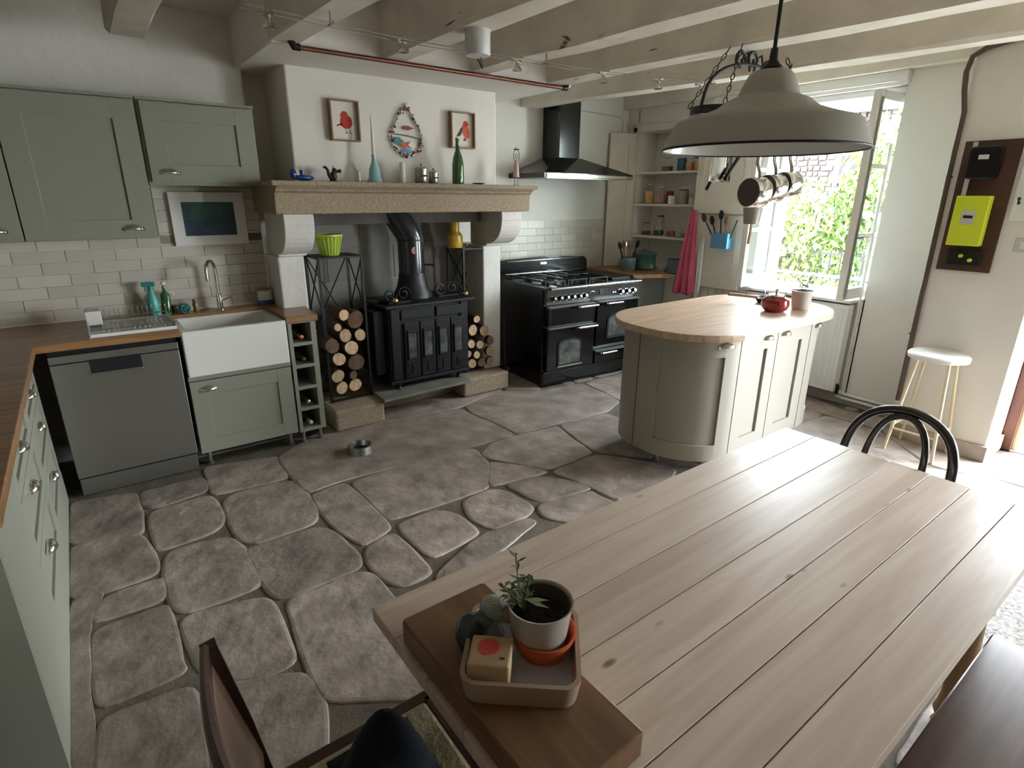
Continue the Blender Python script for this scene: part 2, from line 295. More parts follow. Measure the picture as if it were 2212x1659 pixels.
PX = [
 [(154,1084),(294,1064),(303,1116),(308,1146),(290,1153),(153,1173)],
 [(153,1180),(304,1153),(328,1195),(340,1224),(330,1240),(226,1276),(152,1290)],
 [(303,1064),(436,1030),(449,1058),(398,1074),(336,1096),(311,1088)],
 [(323,1113),(343,1100),(445,1071),(461,1078),(484,1118),(465,1145),(343,1188),(337,1172)],
 [(361,1197),(389,1183),(493,1159),(520,1179),(535,1199),(567,1261),(400,1322),(370,1305),(356,1235)],
 [(441,1009),(601,985),(624,1030),(462,1067),(454,1048)],
 [(483,1084),(502,1068),(560,1050),(635,1037),(664,1070),(682,1097),(680,1127),(560,1169),(538,1170),(512,1158),(494,1115)],
 [(603,988),(630,1027),(668,1063),(738,1037),(888,996),(960,977),(1023,962),(1057,952),(1110,938),(1066,915),(1021,897),(990,881),(820,915),(700,925)],
 [(761,1041),(888,1001),(1021,968),(1053,1000),(1052,1052),(840,1122),(781,1062)],
 [(672,1069),(738,1044),(755,1050),(846,1137),(784,1178),(725,1140),(690,1097)],
 [(545,1182),(684,1138),(722,1149),(776,1201),(774,1225),(625,1285),(596,1288),(572,1262),(535,1190)],
 [(791,1184),(849,1149),(934,1234),(872,1263),(839,1256),(793,1212)],
 [(857,1133),(940,1102),(985,1110),(1035,1149),(933,1204)],
 [(618,1296),(777,1234),(813,1242),(847,1292),(960,1420),(960,1500),(702,1508),(673,1450)],
 [(389,1343),(424,1323),(564,1292),(587,1302),(640,1426),(560,1460),(525,1466),(437,1447)],
 [(200,1363),(357,1307),(366,1318),(387,1420),(402,1446),(215,1526),(206,1472)],
 [(227,1287),(343,1251),(350,1252),(357,1292),(198,1344)],
 [(218,1553),(416,1481),(432,1546),(453,1720),(207,1720)],
 [(440,1482),(525,1474),(657,1453),(692,1500),(700,1560),(700,1720),(473,1720)],
 [(1059,997),(1105,1003),(1159,1013),(1184,1018),(1135,1030),(1089,1042),(1058,1049)],
 [(1042,980),(1063,958),(1118,941),(1204,920),(1231,945),(1278,977),(1188,1010),(1159,1009),(1105,997),(1060,990)],
 [(1209,918),(1310,893),(1344,906),(1440,932),(1500,952),(1400,988),(1285,973)],
 [(1025,893),(1007,877),(1082,845),(1172,844),(1252,829),(1302,848),(1336,866),(1308,888),(1204,912),(1118,935),(1069,910)],
 [(1308,845),(1264,826),(1352,805),(1500,800),(1460,885),(1345,865)],
 [(1001,1083),(1055,1058),(1087,1059),(1150,1092),(1139,1110),(1068,1142),(1018,1119)],
 [(1092,1047),(1163,1028),(1274,1047),(1270,1055),(1163,1082)],
 [(1164,1089),(1276,1060),(1290,1072),(1328,1085),(1250,1128),(1172,1115)],
 [(1193,1019),(1286,982),(1400,997),(1460,1012),(1440,1040),(1330,1078),(1280,1050)],
 [(940,1240),(1040,1156),(1070,1146),(1135,1118),(1160,1128),(1020,1230),(985,1290)],
 [(153,1296),(222,1280),(222,1292),(196,1346),(192,1470),(206,1560),(200,1720),(148,1720),(148,1500)],
 [(1735,850),(1735,876),(1783,891),(1840,909),(1903,928),(1930,905),(1820,885)],
 [(1735,880),(1777,894),(1735,908),(1705,913),(1700,890)],
 [(1785,898),(1840,914),(1903,934),(2000,1008),(1850,1010),(1660,950),(1700,918),(1738,912)],
 [(1935,915),(2045,975),(2115,998),(2180,975),(2300,1000),(2300,1074),(2212,1049),(2150,1030),(2095,1022),(2012,1003),(1910,932)],
 [(2005,1010),(2095,1027),(2150,1035),(2212,1055),(2300,1080),(2350,1180),(2212,1130),(1960,1040),(1900,1030)],
 [(705,925),(820,914),(988,879),(1003,873),(1078,844),(1100,800),(1000,790),(700,860)],
 [(1086,840),(1168,840),(1108,788),(1106,800)],
]
polys = []
for P in PX:
    W = [hit(x, y, 'z', 0) for x, y in P]; polys.append([(p.x, p.y) for p in W]); flag(polys[-1], .0)
def inside(p, poly):
    c = False; n = len(poly)
    for i in range(n):
        a, b = poly[i], poly[(i + 1) % n]
        if (a[1] > p[1]) != (b[1] > p[1]) and p[0] < (b[0] - a[0]) * (p[1] - a[1]) / (b[1] - a[1]) + a[0]: c = not c
    return c
def free(x0, y0, x1, y1):
    if x1 > 4.43 and y0 > .86 and y0 < 1.36 : return False
    for i in range(9):
        for j in range(9):
            p = (x0 + (x1 - x0) * i / 8, y0 + (y1 - y0) * j / 8)
            if any(inside(p, q) for q in polys): return False
    return not any(x0 < px < x1 and y0 < py < y1 for q in polys for px, py in q)
def lay(x0, y0, x1, y1, depth=0):
    if free(x0, y0, x1, y1):
        j = .030; r = lambda: random.uniform(-.014, .014)
        flag([(x0 + j + r(), y0 + j + r()), (x1 - j + r(), y0 + j + r()), (x1 - j + r(), y1 - j + r()), (x0 + j + r(), y1 - j + r())], .0)
    elif depth < 2 and (x1 - x0 > .5 or y1 - y0 > .5 or x0 > 2.9 or y1 < 1.2):
        mx, my = (x0 + x1) / 2, (y0 + y1) / 2
        for a in ((x0, y0, mx, my), (mx, y0, x1, my), (x0, my, mx, y1), (mx, my, x1, y1)): lay(*a, depth + 1)
y = -3.1; rows = [.62, .5, .7, .55, .6, .48, .66, .58, .5, .62, .55, .6, .5, .6]; k = 0
while y < 4.2:
    hgt = rows[k % len(rows)]; x = -.93 - random.uniform(0, .3)
    while x < 4.85:
        wd = random.uniform(.5, .95); lay(max(x, -.93), y, min(x + wd, 4.85), min(y + hgt, 4.4)); x += wd
    y += hgt; k += 1
ceiling = struct(obj('ceiling', G().box((-1.1, -3.2, 2.66), (5.3, 4.7, 2.8)), CEIL))
def beam(p, q, wd, z0=2.385, z1=2.68):
    p, q = Vector(p), Vector(q); g = G(); N = 14; rows = []
    for i in range(N + 1):
        c = p.lerp(q, i / N); j = lambda: random.uniform(-.006, .006)
        rows.append([g.bm.verts.new((c.x + a + j(), c.y, z + (j() if z < 2.5 else 0))) for a, z in ((.012, z0), (0, z0 + .02), (0, z1), (wd, z1), (wd, z0 + .02), (wd - .012, z0))])
    for a, b in zip(rows, rows[1:]):
        for k in range(6): g.bm.faces.new((a[k], a[(k + 1) % 6], b[(k + 1) % 6], b[k]))
    g.bm.faces.new(rows[0][::-1]); g.bm.faces.new(rows[-1])
    return obj('beam', g, BEAM, ceiling)
for (xa, ya, xb, yb, wd) in ((.31, 3.84, .30, -3, .17), (.99, 3.46, 1.19, -3, .17), (1.617, 3.46, 1.86, -3, .17), (2.225, 3.46, 2.68, -3, .175), (2.872, 3.46, 3.44, -3, .18), (3.42, 4.44, 4.40, -3, .19)):
    beam((xa, ya, 0), (xb, yb, 0), wd)
struct(obj('trim_1', G().box((4.76, 1.36, 2.47), (4.86, 4.46, 2.67)), BEAM, bev=.008))
struct(obj('trim_2', G().box((1.0, 3.45, 2.38), (3.12, 4.46, 2.67)), PLASTERB, bev=.01))
struct(obj('wall_left', G().box((-1.2, -3.2, -.1), (-.93, 4.7, 2.7)), UNSEEN))
wbl = struct(obj('wall_back_left', G().box((-1.0, 4.3, -.1), (1.04, 4.7, 2.7)), PLASTERB))
wbr = struct(obj('wall_back_right', G().box((1.02, 4.45, -.1), (5.3, 4.75, 2.7)), PLASTER))
struct(obj('wall_front', G().box((-1.2, -3.4, -.1), (5.3, -3.1, 2.7)), UNSEEN))
g = G()
for a, b in (((4.85, 1.37, -.1), (5.2, 1.87, 2.7)), ((4.85, 1.86, -.1), (5.2, 2.84, .865)), ((4.85, 1.86, 2.375), (5.2, 2.84, 2.7)), ((4.85, 2.83, -.1), (5.2, 3.52, 2.7)),
             ((4.85, 3.51, 2.26), (5.2, 4.31, 2.7)), ((4.85, 3.51, -.1), (5.2, 4.31, .845)), ((5.15, 3.51, .84), (5.2, 4.31, 2.3)), ((4.85, 4.30, -.1), (5.2, 4.6, 2.7))): g.box(a, b)
wr = struct(obj('wall_right', g, PLASTER))
g = G()
for a, b in (((4.45, .83, -.1), (4.87, 1.375, 2.7)), ((4.45, -.6, 2.12), (4.87, .84, 2.7)), ((4.45, -1.44, -.1), (4.87, -.59, 2.7)), ((4.45, -2.61, -.1), (4.87, -1.43, .5)), ((4.45, -2.61, 2.2), (4.87, -1.43, 2.7)), ((4.45, -3.2, -.1), (4.87, -2.6, 2.7))): g.box(a, b)
wd = struct(obj('wall_doorway', g, PLASTER))
struct(obj('baseboard_right', G().box((4.43, .83, 0), (4.452, 1.375, .105)).box((4.43, .812, 0), (4.81, .832, .105)), mat('stone_skirting', (.42, .36, .30), .8, bump=.3, bs=30, var=.1), bev=.004))
struct(obj('baseboard_pier', G().box((4.835, 1.375, 0), (4.852, 4.3, .09)), mat('grey_skirting', (.40, .36, .31), .8, bump=.3, bs=30, var=.1), bev=.004))
# chimney breast, jambs, firebox
breast = struct(obj('wall_chimney', G().box((1.21, 3.97, 1.5), (2.81, 4.46, 2.4)), PLASTER, bev=.012))
fb = struct(obj('trim_3', G().box((1.2, 4.38, 0), (2.7, 4.46, 1.52)), GROUT))
z = .16; k = 0
while z < 1.5:
    x = 1.22 - (.28 if k % 2 else 0); h2 = min(.27, 1.505 - z)
    while x < 2.67:
        x1 = min(x + .56, 2.68); xa = max(x, 1.22)
        if x1 - xa > .03: obj('block', G().box((xa + .003, 4.372, z + .003), (x1 - .003, 4.40, z + h2 - .003)), BLOCK, fb, bev=.003)
        x += .56
    z += .27; k += 1
struct(obj('trim_4', G().prism([(1.22, 4.37), (1.22, 3.99), (1.9, 4.1), (2.67, 3.99), (2.67, 4.37)], 1.42, 1.5), SOOT))
# hearth
g = G().box((1.235, 3.74, 0), (1.62, 4.39, .155)); hearth = thing('hearth', 'raised granite hearth of two front blocks under the stone mantel', 'hearth', (2, 3.95, 0))
obj('stone', G().box((1.235, 3.73, 0), (1.615, 4.375, .158)), STONE, hearth, bev=.02)
obj('stone', G().box((2.37, 3.82, 0), (2.84, 4.375, .158)), STONE, hearth, bev=.02)
obj('stone', G().box((1.615, 4.0, 0), (2.37, 4.375, .158)), STONE, hearth, bev=.01)
t = obj('slate_slab', G().prism([(1.60, 3.70), (2.385, 3.735), (2.37, 4.2), (1.63, 4.2)], .160, .182), mat('slate', (.20, .20, .165), .6, bump=.2, bs=30, var=.2), bev=.003)
tag(t, 'thin slate slab bridging the two hearth blocks beneath the black stove', 'slab')
# mantel with corbels and jambs
mant = thing('mantelpiece', 'carved stone mantelpiece with white corbels spanning the fireplace', 'mantelpiece', (2, 3.85, 0))
prof = [(3.77, 1.505), (3.97, 1.505), (3.97, 1.70), (3.715, 1.70), (3.705, 1.692), (3.705, 1.672), (3.72, 1.662), (3.735, 1.655), (3.74, 1.64), (3.765, 1.632)]
obj('lintel', G().prism(prof, 1.01, 3.0, 'x').box((1.01, 3.96, 1.505), (1.20, 4.3, 1.70)).box((2.815, 3.96, 1.505), (3.0, 4.1, 1.70)).prism([(.985, 3.70), (3.03, 3.70), (3.03, 4.1), (2.83, 4.1), (2.83, 3.965), (1.19, 3.965), (1.19, 4.298), (.985, 4.298)], 1.672, 1.702), STONE, mant, bev=.006)
for x0, x1 in ((1.055, 1.245), (2.735, 2.935)):
    pf = [(4.25, 1.504), (3.79, 1.504), (3.785, 1.44), (3.79, 1.43)] + [(3.79 + .22 * (1 - math.cos(a)), 1.43 - .19 * math.sin(a)) for a in [i * PI / 16 for i in range(1, 9)]] + [(4.01, 1.225), (4.25, 1.225)]
    obj('corbel', G().prism(pf, x0, x1, 'x'), WSTONE, mant, bev=.006)
obj('jamb', G().box((1.04, 3.985, 0), (1.215, 4.30, 1.226)), WSTONE, mant, bev=.012)
obj('jamb', G().box((2.685, 3.985, .158), (2.865, 4.449, 1.226)), WSTONE, mant, bev=.012)
# tiled splashbacks: every tile a piece of its wall
def tiles(wall, x0, x1, z0, z1, yf, tw, th):
    me = None; k = 0; z = z1 - th
    while z > z0 - th + .01:
        x = x0 - (tw / 2 if k % 2 else 0)
        while x < x1:
            xa, xb = max(x, x0), min(x + tw, x1)
            if xb - xa > .03:
                full = xb - xa > tw - .001
                if full and me: o = bpy.data.objects.new('tile', me); C.objects.link(o); o.location = (xa, yf, z); o.parent = wall
                else:
                    o = obj('tile', G().box((.0015, -.009, .0015), (xb - xa - .0015, .004, th - .0015)), TILE, None, bev=.0015); o.location = (xa, yf, z); o.parent = wall
                    if full: me = o.data
            x += tw
        z -= th; k += 1
tiles(wbl, -.93, 1.03, .89, 1.37, 4.296, .245, .0685)
tiles(wbr, 2.87, 4.80, .905, 1.395, 4.446, .215, .07)
tiles(wbl, .42, 1.03, 1.37, 1.66, 4.296, .245, .0685)
# doorway to the terrace
dr = struct(obj('door_1', G().box((4.80, .765, 0), (4.88, .828, 2.12)).box((4.80, -.6, 0), (4.88, -.53, 2.12)).box((4.80, -.6, 2.05), (4.88, .83, 2.12)), DOORB, bev=.004))
obj('inner_frame', G().box((4.83, .735, 0), (4.87, .765, 2.05)), CREAMM, dr)
obj('threshold', G().box((4.80, -.53, -.014), (4.95, .765, .006)), TERR, dr)
# window: frame, two open casements, sill, guard rail
win = struct(obj('window_1', G().box((5.09, 1.872, .866), (5.16, 1.91, 2.372)).box((5.09, 2.79, .866), (5.16, 2.828, 2.372)).box((5.09, 1.9, 2.31), (5.16, 2.8, 2.372)).box((5.09, 1.9, .866), (5.16, 2.8, .895)), WPAINT, bev=.004))
obj('window_sill', G().box((4.70, 1.90, .842), (5.10, 2.84, .868)), WPAINT, win, bev=.008)
obj('lintel_trim', G().box((4.86, 1.875, 2.33), (5.10, 2.825, 2.374)).box((4.80, 1.86, 2.40), (4.86, 3.4, 2.47)).box((4.82, 1.86, 2.375), (4.86, 3.0, 2.40)), WPAINT, win, bev=.004)
obj('outer_jamb', G().box((5.16, 2.80, .85), (5.21, 2.86, 2.4)), mat('ochre_wood', (.55, .38, .22), .6, var=.1), win)
def casement(hx, hy, ang, lock):
    M = Matrix.Translation((hx, hy, 0)) @ Matrix.Rotation(math.radians(ang), 4, 'Z'); L = .565; z0, z1 = .885, 2.325; s = .058; d = .024
    g = G().box((0, -d, z0), (s, d, z1), M).box((L - s, -d, z0), (L, d, z1), M).box((s, -d, z0), (L - s, d, z0 + .085), M).box((s, -d, z1 - s), (L - s, d, z1), M)
    cs = obj('casement', g, WPAINT, win, bev=.004)
    for zz in (1.36, 1.84): obj('glazing_bar', G().box((s, -.014, zz - .014), (L - s, .014, zz + .014), M), WPAINT, cs)
    zs = [z0 + .085, 1.346, 1.374, 1.826, 1.854, z1 - s]
    for i in range(3): obj('pane', G().box((s, -.002, zs[2 * i]), (L - s, .002, zs[2 * i + 1]), M), PANE, cs)
    if lock:
        obj('espagnolette', G().cyl(M @ Vector((L - .02, .035, z0 + .02)), M @ Vector((L - .02, .035, z1 - .05)), .008).box((L - .10, .03, 1.34), (L - .01, .05, 1.36), M), STEEL, cs)
casement(5.09, 1.905, 178.5, True); casement(5.09, 2.79, 183, False)
w2 = struct(obj('added_window', G().box((4.80, -2.6, .5), (4.86, -2.54, 2.2)).box((4.80, -1.51, .5), (4.86, -1.45, 2.2)).box((4.80, -2.54, .5), (4.86, -1.51, .56)).box((4.80, -2.54, 2.14), (4.86, -1.51, 2.2)).box((4.80, -2.04, .56), (4.86, -2.0, 2.14)), WPAINT))  # unseen window, added to let more daylight onto the table and foreground
for a, b in ((-2.54, -2.04), (-2.0, -1.51)): obj('pane', G().box((4.828, a, .56), (4.832, b, 2.14)), PANE, w2)
t = thing('guard_rail', 'grey iron guard rail across the outside of the open window', 'rail', (5.4, 2.3, .95)); obj('bar', G().cyl((5.36, 1.7, .955), (5.36, 2.95, .955), .013), STEEL, t)
for yy in (1.72, 2.93): obj('bracket', G().cyl((5.36, yy, .955), (5.18, yy, .955), .012), STEEL, t)
# ---------------------------------------------------------------- cabinets
def cup(c, ang, wd=.045, h=.03, d=.027):
    """cup pull: a quarter dome open below; ang = outward direction in the floor plane"""
    g = G(); rows = []
    for i in range(13):
        u = PI * i / 12; row = []
        for j in range(6):
            v = PI / 2 * j / 5
            row.append((math.cos(u) * wd, -math.sin(u) * math.cos(v) * d if False else -math.sin(u) * math.sin(v) * d, math.sin(u) * math.cos(v) * h))
        rows.append(row)
    g.sheet(rows)
    for s in (-1, 1): g.box((s * wd - .008, -.002, -.004), (s * wd + .008, .0, .012))
    bmesh.ops.transform(g.bm, matrix=Matrix.Translation(c) @ Matrix.Rotation(math.radians(ang + 90), 4, 'Z'), verts=g.bm.verts)
    return g
def pull(c, ang, parent, **k): return obj('handle', cup(c, ang, **k), NICKEL, parent, smooth=True, solid=.002)
def shaker(t, name, x0, x1, z0, z1, y, m, thick=.02, rail=.075, handle=None, ax='y', rl=None):
    """recessed-panel door or drawer front in the plane y (or x) = y, facing -y (or +x)"""
    rl = rl or rail; P = (lambda a, b: ((a[0], a[1], a[2]), (b[0], b[1], b[2]))) if ax == 'y' else (lambda a, b: ((y - (b[1] - y), a[0], a[2]), (y - (a[1] - y), b[0], b[2])))
    g = G()
    for a, b in (((x0, y, z0), (x0 + rail, y + thick, z1)), ((x1 - rail, y, z0), (x1, y + thick, z1)), ((x0 + rail, y, z0), (x1 - rail, y + thick, z0 + rl)), ((x0 + rail, y, z1 - rl), (x1 - rail, y + thick, z1))): g.box(*P(a, b))
    d = obj(name, g, m, t, bev=.0015)
    obj('panel', G().box(*P((x0 + rail, y + .010, z0 + rl), (x1 - rail, y + thick - .002, z1 - rl))), m, d)
    if handle: pull(handle, -90 if ax == 'y' else 0, d)
    return d
# dishwasher
t = thing('dishwasher', 'stainless steel dishwasher left of the white sink', 'dishwasher', (.055, 4, 0))
obj('body', G().box((-.235, 3.695, .10), (.35, 4.28, .835)), BLACKM, t)
dd = obj('door', G().box((-.238, 3.672, .115), (.353, 3.695, .768)), STEEL, t, bev=.003)
obj('handle_recess', G().box((-.07, 3.668, .70), (.165, 3.675, .772)), DARK, dd)
obj('handle_lip', G().box((-.07, 3.655, .694), (.165, 3.674, .704)), STEEL, dd, bev=.002)
obj('control_strip', G().box((-.238, 3.676, .772), (.353, 3.70, .812)), STEEL, t, bev=.002)
obj('plinth', G().box((-.235, 3.70, .0), (.35, 3.72, .112)), STEEL, t)
# sink + cupboard below
t = thing('sink_cupboard', 'sage green cupboard on legs beneath the white butler sink', 'cupboard', (.66, 4, 0))
obj('carcass', G().box((.372, 3.70, .10), (.962, 4.28, .59)), SAGE, t)
obj('top_rail', G().box((.372, 3.675, .565), (.962, 3.70, .592)), SAGE, t, bev=.001)
shaker(t, 'door', .374, .96, .098, .558, 3.676, SAGE, rail=.09, rl=.085, handle=(.47, 3.676, .497))
for x, yy in ((.42, 3.74), (.92, 3.74), (.42, 4.2), (.92, 4.2)): obj('leg', G().lathe([(.02, 0), (.02, .01), (.013, .015), (.013, .10)], (x, yy, 0)), STEEL, t)
t = thing('butler_sink', 'deep white ceramic butler sink with a plain front', 'sink', (.67, 3.95, .59))
g = G().box((.376, 3.655, .592), (.958, 3.70, .868)).box((.376, 4.09, .592), (.958, 4.13, .868)).box((.376, 3.70, .592), (.415, 4.09, .868)).box((.92, 3.70, .592), (.958, 4.09, .868)).box((.40, 3.69, .592), (.93, 4.10, .64))
obj('basin', g, CERAM, t, bev=.008); obj('drain', G().lathe([(.04, 0), (.04, .004), (.02, .004), (.018, .001)], (.66, 3.9, .64)), CHROME, t)
# wine rack
t = thing('wine_rack', 'narrow sage green wine rack with five square openings', 'wine rack', (1.06, 4, 0))
x0, x1 = .972, 1.148; g = G().box((x0, 3.675, .09), (x0 + .022, 3.978, .84)).box((x1 - .034, 3.675, .09), (x1, 3.978, .84)).box((x0, 3.966, .09), (x1, 3.978, .84))
obj('carcass', g, SAGE, t)
zs = [.09 + .746 * i / 5 for i in range(6)]
for z in zs: obj('shelf', G().box((x0 + .022, 3.675, z), (x1 - .034, 3.966, z + .022)), SAGE, t)
for x in (x0 + .03, x1 - .03): obj('leg', G().lathe([(.018, 0), (.018, .01), (.012, .015), (.012, .09)], (x, 3.72, 0)), STEEL, t); obj('leg', G().lathe([(.018, 0), (.012, .015), (.012, .09)], (x, 3.92, 0)), STEEL, t)
for i, (m, lab) in enumerate(((plain('orange_foil', (.5, .16, .04), .4, metal=.4), 'top wine bottle with an orange foil cap, in the wine rack'), (plain('maroon_foil', (.10, .03, .03), .4), 'wine bottle with a dull maroon cap, second opening down the rack'), (plain('silver_foil', (.7, .7, .7), .25, metal=.9), 'wine bottle with a silver foil cap, fourth opening down the rack'), (plain('white_foil', (.6, .6, .6), .35), 'wine bottle with a pale cap, bottom opening of the rack'))):
    k = (4, 3, 1, 0)[i]; z = zs[k] + .022 + .033; b = thing('wine_bottle', lab, 'bottle', (1.052, 3.85, z - .032)); M = Matrix.Translation((1.052, 3.962, z)) @ Matrix.Rotation(math.radians(90), 4, 'X') @ Matrix.Scale(.86, 4)
    obj('glass', G().lathe([(.037, 0), (.037, .19), (.016, .24), (.014, .29)], (0, 0, 0), 16, M), BOTG, b, smooth=True)
    obj('foil', G().lathe([(.0155, .265), (.0155, .325), (.013, .327)], (0, 0, 0), 16, M), m, b, smooth=True)
# worktop along the back
wt = thing('oak_worktop', 'oiled oak worktop running behind the white sink', 'worktop', (.2, 4, .845))
obj('board', G().prism([(-.925, 3.655), (.374, 3.655), (.374, 4.132), (.96, 4.132), (.96, 3.66), (1.16, 3.66), (1.19, 3.98), (1.035, 3.985), (1.035, 4.285), (-.925, 4.285)], .843, .885), OAK, wt, bev=.004)
obj('upstand_trim', G().box((-.9, 4.275, .885), (1.03, 4.287, .895)), WPAINT, wt)
# left run
t = thing('left_drawer_unit', 'sage green base unit with wide drawers along the left wall', 'cupboard', (-.6, 2.7, 0))
obj('carcass', G().box((-.92, 1.76, .11), (-.325, 3.66, .842)), SAGE, t)
obj('end_panel', G().box((-.92, 1.742, .0), (-.303, 1.762, .842)), SAGE, t)
obj('filler_panel', G().box((-.325, 1.764, .185), (-.303, 2.24, .84)), SAGE, t)
obj('plinth', G().box((-.325, 1.764, .0), (-.305, 3.70, .18)), SAGE, t)
for ya, yb in ((2.245, 2.94), (2.945, 3.64)):
    for za, zb, hz in ((.665, .84, .745), (.43, .66, .585), (.187, .425, .33)):
        d = shaker(t, 'drawer', ya, yb, za, zb, -.303, SAGE, rail=.06, rl=.045, ax='x'); pull((-.303, (ya + yb) / 2 - .05, hz), 0, d)
t = tag(obj('side_worktop', G().box((-.925, 1.70, .843), (-.275, 3.653, .885)), OAK, bev=.004), 'oak worktop over the drawers along the left wall', 'worktop')
# upper cabinets
t = thing('tall_wall_cabinet', 'tall sage green wall cabinet high on the left of the back wall', 'cabinet', (0, 4.1, 1.37))
obj('carcass', G().box((-.92, 3.972, 1.375), (.385, 4.293, 2.11)), SAGE, t); obj('cornice', G().box((-.92, 3.945, 2.11), (.385, 4.293, 2.125)), SAGE, t)
shaker(t, 'door', -.215, .375, 1.38, 2.105, 3.95, SAGE, rail=.105, rl=.10, handle=(.268, 3.95, 1.425)); shaker(t, 'door', -.81, -.222, 1.38, 2.105, 3.95, SAGE, rail=.105, rl=.10, handle=(-.33, 3.95, 1.425))
t = thing('short_wall_cabinet', 'short sage green wall cabinet above the small white framed picture', 'cabinet', (.7, 4.1, 1.66))
obj('carcass', G().box((.39, 3.972, 1.668), (.995, 4.293, 2.11)), SAGE, t); obj('cornice', G().box((.39, 3.945, 2.11), (.995, 4.293, 2.125)), SAGE, t)
shaker(t, 'door', .405, .985, 1.685, 2.105, 3.95, SAGE, rail=.10, rl=.095, handle=(.50, 3.95, 1.73))
# framed picture below
t = thing('white_framed_picture', 'white framed dark teal picture under the short wall cabinet', 'picture', (.72, 4.28, 1.3))
a = (.502, .94, 1.302, 1.632); g = G()
for p, q in (((a[0], 4.262, a[2]), (a[0] + .065, 4.286, a[3])), ((a[1] - .065, 4.262, a[2]), (a[1], 4.286, a[3])), ((a[0] + .065, 4.262, a[2]), (a[1] - .065, 4.286, a[2] + .06)), ((a[0] + .065, 4.262, a[3] - .06), (a[1] - .065, 4.286, a[3]))): g.box(p, q)
obj('frame', g, WPAINT, t); obj('canvas', G().box((.56, 4.274, 1.355), (.885, 4.28, 1.58)), PAINTG, t); obj('sea_band', G().box((.566, 4.271, 1.362), (.876, 4.2745, 1.46)), plain('blue_canvas', (.03, .06, .10), .4, var=.5, vs=10), t)
# ---------------------------------------------------------------- island
def offset(path, d):
    """closed counter-clockwise outline moved inwards by d"""
    n = len(path); out = []
    for i in range(n):
        a, b = Vector(path[i - 1]), Vector(path[(i + 1) % n]); t = (b - a).normalized(); out.append((path[i][0] - t.y * d, path[i][1] + t.x * d))
    return out
top = rrect(2.505, 1.635, 4.15, 2.53, .40, 8)
t = thing('kitchen_island', 'greige painted island with rounded ends on slim legs', 'island', (3.3, 2.08, 0))
obj('worktop', G().prism(top, .872, .912), OAKTOP, t, bev=.006)
body = rrect(2.575, 1.70, 4.08, 2.47, .34, 10)
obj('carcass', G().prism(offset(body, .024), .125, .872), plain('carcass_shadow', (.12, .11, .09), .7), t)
L = [0]
for i in range(len(body)): L.append(L[-1] + (Vector(body[(i + 1) % len(body)]) - Vector(body[i])).length)
def pt(s):
    s %= L[-1]
    for i in range(len(body)):
        if s <= L[i + 1]:
            a, b = Vector(body[i]), Vector(body[(i + 1) % len(body)]); f = (s - L[i]) / max(L[i + 1] - L[i], 1e-9); tn = (b - a).normalized(); return a.lerp(b, f), tn
    return Vector(body[0]), Vector((1, 0))
def curve_panel(g, s0, s1, z0, z1, o0, o1, n=None):
    n = n or max(2, int((s1 - s0) / .035)); rows = []
    for i in range(n + 1):
        p, tn = pt(s0 + (s1 - s0) * i / n); nv = Vector((-tn.y, tn.x)); a = p + nv * o0; b = p + nv * o1
        rows.append([g.bm.verts.new((a.x, a.y, z0)), g.bm.verts.new((a.x, a.y, z1)), g.bm.verts.new((b.x, b.y, z1)), g.bm.verts.new((b.x, b.y, z0))])
    for a, b in zip(rows, rows[1:]):
        for k in range(4): g.bm.faces.new((a[k], a[(k + 1) % 4], b[(k + 1) % 4], b[k]))
    g.bm.faces.new(rows[0][::-1]); g.bm.faces.new(rows[-1]); return g
def s_at(px, py):
    best = min(range(2000), key=lambda i: (pt(L[-1] * i / 2000)[0] - Vector((px, py))).length); return L[-1] * best / 2000
sA0, sB, sC, sD = s_at(2.575, 2.16), s_at(2.905, 1.70), s_at(3.295, 1.70), s_at(3.70, 1.70); sE = s_at(4.08, 2.05)
if sB < sA0: sB += L[-1]; sC += L[-1]; sD += L[-1]; 
if sE < sD: sE += L[-1]
def island_door(s0, s1, hs, r0=.10, r1=.10, flat=False):
    s0 += .004; s1 -= .004; g = G(); z0, z1 = .128, .866
    if flat: curve_panel(g, s0, s1, z0, z1, 0, .02); d = obj('door', g, GREIGE, t, smooth=True)
    else:
        curve_panel(g, s0, s0 + r0, z0, z1, 0, .02); curve_panel(g, s1 - r1, s1, z0, z1, 0, .02); curve_panel(g, s0 + r0, s1 - r1, z0, z0 + .10, 0, .02); curve_panel(g, s0 + r0, s1 - r1, z1 - .10, z1, 0, .02)
        d = obj('door', g, GREIGE, t, smooth=True); obj('panel', curve_panel(G(), s0 + r0, s1 - r1, z0 + .10, z1 - .10, .014, .019), GREIGE, d, smooth=True)
    if hs is not None:
        p, tn = pt(hs); a = math.degrees(math.atan2(-tn.x, tn.y)); pull((p.x, p.y, .822), a, d)
    return d
island_door(sA0, sB, sB - .11, r0=.14, r1=.11); island_door(sB, sC, sC - .11); island_door(sC, sD, sC + .09); island_door(sD, sE, sD + .10, r0=.11, r1=.14)
island_door(sA0 - .42, sA0, None, flat=True); island_door(sE, sE + .40, None, flat=True)
obj('back_panel', curve_panel(G(), sE + .402, sA0 - .422 + L[-1], .128, .866, 0, .02), GREIGE, t, smooth=True)
for x, yy in ((2.97, 1.80), (3.32, 1.80), (3.72, 1.80), (2.75, 2.1), (2.97, 2.38), (3.72, 2.38), (3.98, 2.1)): obj('leg', G().lathe([(.024, 0), (.024, .008), (.016, .014), (.016, .126)], (x, yy, 0)), STEEL, t)
